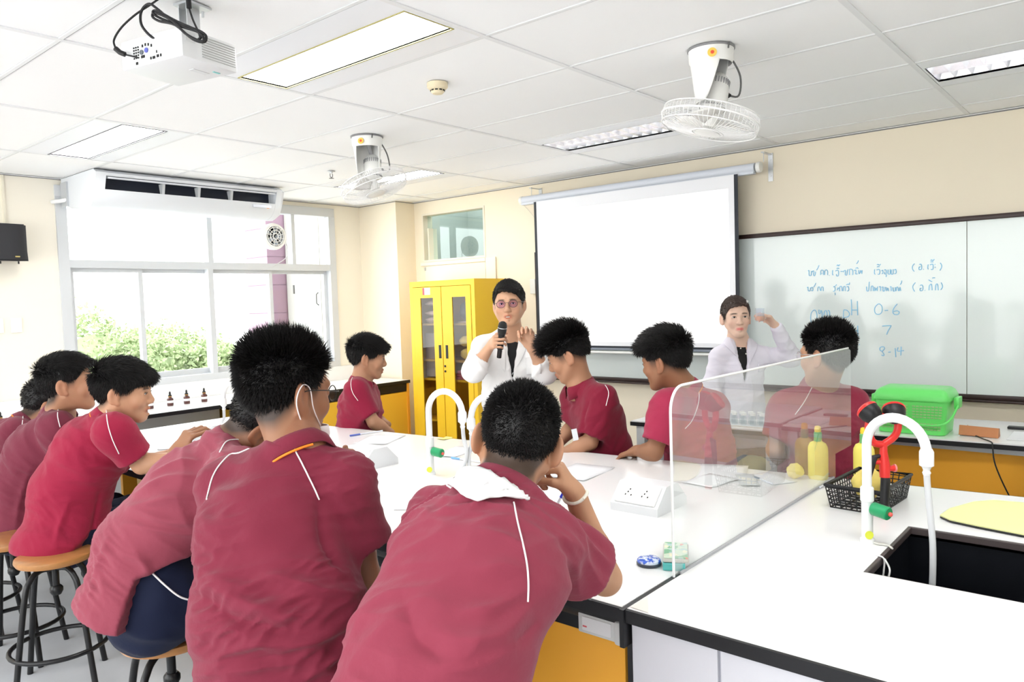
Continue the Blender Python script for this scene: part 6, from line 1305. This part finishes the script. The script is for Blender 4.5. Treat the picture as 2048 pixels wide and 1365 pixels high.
# ---- far side of the island
HT0 = Head(at(570, 706, 5.75), FF*.3-RR*.3, V(0, 0, 1), 1.12)
pv = at(575, 900, 5.85); kk, aa = seatlegs(pv, V(-.6, -.3, 0), None, z=.2)
person('student at the far end of the island, only black hair showing above the glasses wearer', G2, HT0, at(572, 752, 5.8), at(535, 778, 5.8), at(609, 778, 5.8), dict(l=(at(530, 840, 5.8), at(545, 850, 5.6), None), r=(at(612, 840, 5.8), at(600, 850, 5.6), None)),
    [pv, at(574, 850, 5.85), at(572, 800, 5.82)], (.17, .17, .17), (.13, .13, .13), TAN, shirt=(.2, .02, .045), seed=10, h=.011, hh=.007, hairkw=dict(top=.016, side=.008, back=.01, L=(.02, .012), n=1800, seed=10, wv=.0014), face=False, knees=kk, ankles=aa)
HT1 = Head(at(736, 717, 5.12), RR*.93+FF*.16-V(0, 0, .10), V(0, 0, 1)+.03*RR, 1.14)
pv = at(722, 905, 5.15); kk, aa = seatlegs(pv, V(-.8, -.1, 0), None, z=.2)
person('boy in maroon at the left end of the far side, facing right', G2, HT1, at(722, 765, 5.12), at(735, 785, 5.30), at(712, 782, 4.98),
    dict(r=(at(748, 846, 4.97), at(782, 866, 5.02), None), l=(at(752, 840, 5.3), at(775, 850, 5.2), None)),
    [pv, at(716, 850, 5.14), at(717, 805, 5.13)], (.165, .160, .155), (.125, .125, .120), TAN2, shirt=(.25, .014, .042), seed=11, sty='bang', h=.0085, hh=.0048,
    hairkw=dict(top=.018, side=.009, back=.012, front=.010, L=(.038, .018), n=7000, spike=.35, comb=(0, .9, .1), seed=11, wv=.0009, rough=.001, rnd=.10), knees=kk, ankles=aa, slr=(.062, .072), sleeve=.78,
    pipes=([(709, 748), (702, 765), (705, 785), (716, 802)],))
HT2 = Head(at(1136, 712, 4.12), -RR*.84+FF*.18-V(0, 0, .40), V(0, 0, 1)-.30*RR, 1.13)
pv = at(1218, 965, 4.15); kk, aa = seatlegs(pv, V(-.8, -.1, 0), None, z=.2)
t12, bv12 = person('boy with spiky hair on the far side looking down, name tag hanging', G2, HT2, at(1162, 772, 4.14), at(1205, 800, 4.0), at(1150, 795, 4.32),
    dict(l=(at(1180, 885, 3.98), at(1128, 906, 3.98), dict(F=-RR*.8-UU*.2+FF*.2, P=-UU, curl=((20, 30, 20),)*4)), r=(at(1148, 850, 4.30), at(1114, 892, 4.22), dict(F=-RR*.5-UU*.6, P=-UU*.5+RR*.5, curl=((30, 30, 20),)*4))),
    [pv, at(1212, 900, 4.15), at(1195, 835, 4.15)], (.155, .155, .155), (.125, .125, .125), TAN2, shirt=(.21, .012, .034), seed=12, sty='fade', h=.0085, hh=.0046,
    hairkw=dict(top=.026, side=.005, back=.006, front=.016, L=(.052, .012), n=8000, spike=.70, comb=(0, .5, .5), seed=12, wv=.0010, rough=.0012, rnd=.12), knees=kk, ankles=aa, slr=(.066, .080), sleeve=.85,
    pipes=([(1184, 746), (1205, 765), (1217, 785), (1212, 812)],), folds=(([(1180, 800), (1168, 830), (1166, 870)], .010, -.006),))
MB().obox(at(1150, 870, 3.96), RR*.014+UU*.003, UU*.030-RR*.006, FF*.001).build('name_tag', mat('name_tag_white', (.80, .84, .90), .3), t12)
HT3 = Head(at(1330, 724, 3.78), -RR*.76+FF*.60-V(0, 0, .16), V(0, 0, 1)-.10*RR, 1.15)
pv = at(1405, 960, 3.85); kk, aa = seatlegs(pv, V(-.8, -.1, 0), None, z=.2)
person('boy with thick black hair resting his forearm, half behind the clear screen', G2, HT3, at(1372, 782, 3.80), at(1336, 815, 3.66), at(1425, 815, 3.95),
    dict(l=(at(1308, 905, 3.62), at(1272, 902, 3.72), dict(F=-RR*.6-UU*.3+FF*.5, P=-UU, curl=((25, 35, 25),)*4)), r=(at(1400, 880, 4.0), at(1360, 900, 4.0), None)),
    [pv, at(1400, 900, 3.84), at(1385, 840, 3.82)], (.195, .190, .185), (.15, .15, .145), BRN_, shirt=(.36, .03, .075), seed=13, sty='fade', h=.0085, hh=.0046,
    hairkw=dict(top=.026, side=.007, back=.010, front=.016, L=(.045, .016), n=8000, spike=.40, comb=(0, .9, .2), seed=13, wv=.0010, rough=.0012, rnd=.11), knees=kk, ankles=aa, slr=(.072, .086), sleeve=.78,
    pipes=([(1375, 752), (1395, 775), (1397, 805), (1385, 840), (1370, 858)],))
HT4 = Head(at(1652, 712, 3.55), FF*.80-RR*.55-V(0, 0, .02), V(0, 0, 1), 1.18)
pv = at(1640, 985, 3.78); kk, aa = seatlegs(pv, V(-.8, -.1, 0), None, z=.2)
t14, bv14 = person('student in eyeglasses seen from behind through the clear screen', G2, HT4, at(1644, 772, 3.66), at(1572, 816, 3.68), at(1702, 808, 3.74),
    dict(l=(at(1550, 900, 3.68), at(1570, 935, 3.85), None), r=(at(1722, 890, 3.8), at(1700, 930, 3.95), None)),
    [pv, at(1640, 915, 3.74), at(1640, 850, 3.70)], (.195, .195, .185), (.14, .14, .135), TAN, shirt=(.30, .03, .065), seed=14, sty='crop', h=.009, hh=.0048,
    hairkw=dict(top=.012, side=.004, back=.006, L=(.028, .010), n=8000, spike=.9, comb=(0, -.3, .7), seed=14, wv=.0009, rough=.001, rnd=.10), knees=kk, ankles=aa, slr=(.070, .082),
    pipes=([(1624, 776), (1608, 805), (1590, 830)],), face=False)
glasses(HT4, t14, mat('silver_frame', (.6, .62, .65), .3, metal=.6))
# ---- the two teachers
HM = Head(at(1018, 610, 4.60), -FF*.95-RR*.10-V(0, 0, .02), V(0, 0, 1)-.03*RR, 1.12)
mt, mb_ = at(1006, 645, 4.34), at(998, 716, 4.40); wrm = at(981, 692, 4.43); wlm = at(1062, 693, 4.33)
pv = at(1030, 860, 4.68); fl = lambda p: V(p[0], p[1], .085)
sdm = nrm(np.cross(V(0, 0, 1), -FF)*V(1, 1, 0)); kk = [V(pv[0], pv[1], .47)+RR*V(1, 1, 0)*q for q in (.10, -.10)]; aa = [fl(q) for q in kk]
WC = mat('white_coat_cloth', (.84, .84, .84), .85, spec=.2, bump=.3, bscale=25, var=.02)
tm, bvm = person('man in a white coat with rolled sleeves and eyeglasses speaking into a black microphone', None, HM, at(1020, 666, 4.66), at(1072, 694, 4.66), at(966, 694, 4.66),
    dict(r=(at(948, 742, 4.42), wrm, dict(F=UU*.30+RR*.28-FF*.90, P=RR*.92+FF*.30-UU*.10, curl=((62, 62, 35), (64, 62, 35), (66, 62, 35), (68, 62, 35)), thumb=((.75, .35, .5), (.2, .3, .9), (.1, .2, 1)), s=1.0)),
         l=(at(1090, 745, 4.44), wlm, dict(F=UU*.90-RR*.25-FF*.1, P=-RR*.25-FF*.92, curl=((62, 55, 20), (48, 60, 35), (45, 60, 40), (50, 60, 40)), thumb=((.40, .78, .55), (-.15, .85, .65), (-.25, .9, .5)), s=1.0, splay=(.12, .03, -.06, -.14)))),
    [pv, at(1024, 800, 4.68), at(1021, 735, 4.67)], (.175, .170, .175), (.13, .13, .13), (.58, .33, .21), kit='rolled', fat=1.08, coat=WC, seed=20, sty='part', h=.008, hh=.0042, mouth=.007,
    hairkw=dict(top=.018, side=.008, back=.008, front=.010, L=(.022, .009), n=7000, spike=.03, comb=(-.9, .5, -.1), xslope=.20, seed=20, wv=.0009, rnd=.05, rough=.0010), knees=kk, ankles=aa, slr=(.066, .066), hem=V(pv[0], pv[1], .62), hemdir=V(0, 0, -1), flare=.12,
    folds=(([(950, 720), (965, 740), (985, 750)], .012, .008), ([(1085, 720), (1075, 745), (1060, 760)], .012, .008), ([(1040, 760), (1060, 775), (1090, 770)], .010, .006), ([(990, 750), (1005, 775), (1010, 800)], .012, .006)))
glasses(HM, tm, mat('bronze_frame', (.10, .07, .05), .3), glassmat('violet_lens', (.80, .70, .93), 1.5), rx=.0235, rz=.020)
B = Field(pv-V(.25, .25, .1), HM.c+V(.25, .25, .05), .009); sd = nrm(HM.x)
B.comb(ecap(pv+V(0, 0, .1), at(1021, 725, 4.66), (.135, .098), (.14, .100), sd), .04).comb(ecap(at(1021, 725, 4.66), at(1021, 690, 4.66), (.14, .100), (.085, .066), sd), .05)
v, f = B.mesh(); qmesh('black_undershirt', [(v, f)], mat('black_cotton', (.012, .012, .013), .85), tm)
MB().ell((0, 0, 0), (.001, .001, .001)); 
tt = MB(); tt.tube([HM.w(-.012, .0815, -.0665), HM.w(-.006, .0865, -.0672), HM.w(.006, .0865, -.0672), HM.w(.012, .0815, -.0665)], .0030*HM.s, n=8, smooth_path=4); tt.build('teeth', mat('teeth', (.75, .72, .66), .3), tm, 60)
for p1, p2 in (([(1012, 700), (1012, 728), (1010, 745)], [(985, 668), (992, 705), (1008, 742)]), ([(1016, 742), (1030, 712), (1038, 690)], [(1022, 752), (1052, 700), (1046, 660)])):
    surf_patch('coat_lapel', bvm, p1, p2, WC, tm, off=.006, thick=.004)
surf_patch('chest_pocket', bvm, [(1050, 715), (1082, 713)], [(1052, 752), (1084, 748)], WC, tm, off=.003, thick=.003)
mc = thing('microphone', 'black handheld microphone held by the man in the white coat', 'microphone', mt); a = nrm(mt-mb_); L = np.linalg.norm(mt-mb_)
MB().lathe([(.013, 0), (.014, .004), (.014, .05), (.019, .054), (.0195, L*.62), (.022, L*.68)], mb_, a, 24).build('mic_body', mat('mic_black', (.012, .012, .013), .3), mc, 35)
MB().lathe([(.022, 0), (.0255, .01), (.0265, .022), (.0265, .046), (.022, .064), (.010, .073), (.001, .074)], mb_+a*(L*.68), a, 24).build('mic_grille', mat('mic_mesh', (.02, .02, .02), .5, bump=1, bscale=700), mc, 40)
MB().lathe([(.0268, 0), (.0272, .002), (.0268, .004)], mb_+a*(L*.68+.034), a, 24, cap=False).build('mic_band', STEEL, mc, 60)
# woman
HW = Head(at(1472, 636, 4.95), -FF*.96-RR*.06-V(0, 0, .02), V(0, 0, 1)-.02*RR, 1.10)
pv = at(1482, 865, 5.02); kk = [V(pv[0], pv[1], .45)+RR*V(1, 1, 0)*q for q in (.09, -.09)]; aa = [fl(q) for q in kk]
WC2 = mat('lilac_white_coat_cloth', (.80, .78, .88), .85, spec=.2, bump=.25, bscale=25)
vial = at(1520, 629, 4.78)
tw, bvw = person('woman in a white coat with a hair clip holding up a small beaker', None, HW, at(1476, 682, 5.02), at(1520, 712, 5.0), at(1438, 714, 5.0),
    dict(l=(at(1584, 716, 4.93), at(1551, 652, 4.85), dict(F=-RR*.55+UU*.75+FF*.0, P=-RR*.75-UU*.5-FF*.05, curl=((25, 45, 25), (35, 55, 30), (45, 60, 35), (50, 65, 35)), thumb=((.35, .75, .3), (.0, .9, .7), (-.2, .7, 1.)), s=.95)),
         r=(at(1424, 770, 4.95), at(1432, 822, 4.80), None)),
    [pv, at(1480, 800, 5.02), at(1478, 745, 5.02)], (.165, .145, .150), (.12, .115, .115), FAIR, kit='long', fat=.95, coat=WC2, seed=21, sty='part', h=.008, hh=.0042, lips=(.72, .20, .19), fem=True,
    hairkw=dict(top=.012, side=.006, back=.012, front=.004, L=(.012, .008), n=7000, spike=.0, comb=(.7, -.7, .0), xslope=-.14, seed=21, wv=.0008, rnd=.03, rough=.0004, m=HAIRB), knees=kk, ankles=aa, slr=(.056, .056), hem=V(pv[0], pv[1], .60), hemdir=V(0, 0, -1), flare=.1,
    folds=(([(1530, 690), (1545, 715), (1570, 735)], .010, .006), ([(1500, 750), (1505, 790), (1500, 830)], .010, .006), ([(1440, 740), (1450, 780), (1455, 830)], .010, .006)))
B = Field(pv-V(.25, .25, .1), HW.c+V(.25, .25, .05), .009); sd = nrm(HW.x)
B.comb(ecap(pv+V(0, 0, .1), at(1477, 738, 5.01), (.115, .086), (.12, .087), sd), .04).comb(ecap(at(1477, 738, 5.01), at(1476, 700, 5.01), (.12, .087), (.076, .062), sd), .05)
v, f = B.mesh(); bl = qmesh('black_blouse', [(v, f)], mat('black_cotton', (.012, .012, .013)), tw); bvb = bvh_of(bl)
for p in ((1474, 683), (1486, 686), (1493, 681), (1492, 708), (1481, 697)):
    q, n_ = hit(bvb, *p); MB().ell(q-FF*.003, (.0055, .0055, .0055), n=10).build('pearl_button', mat('pearl', (.85, .83, .78), .2), tw, 180)
for p1, p2 in (([(1458, 668), (1470, 695), (1490, 722)], [(1446, 690), (1458, 700), (1488, 728)]), ([(1496, 722), (1496, 695), (1492, 668)], [(1498, 730), (1516, 690), (1505, 664)])): surf_patch('coat_lapel', bvw, p1, p2, WC2, tw, off=.006, thick=.004)
surf_patch('coat_pocket', bvw, [(1515, 728), (1540, 724)], [(1515, 745), (1538, 742)], WC2, tw, off=.003, thick=.003)
MB().obox(HW.w(-.050, .044, .084), HW.x*.006+HW.z*.004, HW.y*.006, HW.z*.016-HW.x*.012, bev=.003).build('hair_clip', mat('white_clip', (.9, .9, .9), .3), tw, 40)
bk2 = thing('glass_beaker', 'small clear beaker with peach liquid held up by the woman in the white coat', 'beaker', vial-V(0, 0, .045))
MB().lathe([(.025, -.045), (.027, -.042), (.027, .034), (.029, .038), (.026, .034), (.0255, -.040), (.001, -.040)], vial, n=24).build('beaker_body', glassmat('beaker_glass', (.93, .95, .98), 1.6, haze=.12, hcol=(.93, .93, .97)), bk2, 40)
MB().lathe([(.0245, -.0395), (.0245, -.012), (.001, -.012)], vial, n=24).build('peach_liquid', mat('peach_liquid', (.95, .38, .16), .2), bk2, 40)
pen(at(1104, 1026, 2.27), at(1130, 982, 2.24), 'blue pen held by the nearest student over the white worksheet', BLU, 'blue')
pen(at(701, 962, 2.10), at(716, 912, 2.12), 'blue pen held upright by the student with eyeglasses', BLU, 'blue')
# stools
stool(1.17, 3.62, 'round wooden stool under the student with a fringe, second from the left'); stool(1.10, 2.42, 'round wooden stool under the bending student', .5); stool(1.14, 4.06, 'round wooden stool under the student looking up', .1); stool(1.12, 4.6, 'round wooden stool at the left edge under the hidden student', .2)
for (p, lb) in ((at(572, 1400, 1.78), 'round wooden stool under the student with eyeglasses and mask'), (at(812, 1500, 1.46), 'round wooden stool under the nearest student')): stool(p[0], p[1], lb, .4, .56 if lb.endswith('mask') else .56)
for q, lb in (((1640, 985, 3.78), 'wooden stool under the student behind the clear screen'), ((1405, 960, 3.85), 'wooden stool under the boy half behind the clear screen'), ((1218, 965, 4.15), 'wooden stool under the boy with spiky hair'), ((722, 905, 5.15), 'wooden stool under the boy at the left end of the far side'), ((575, 900, 5.85), 'wooden stool under the student at the far end')):
    p = at(*q); stool(p[0], p[1], lb, .3, p[2]-.09)
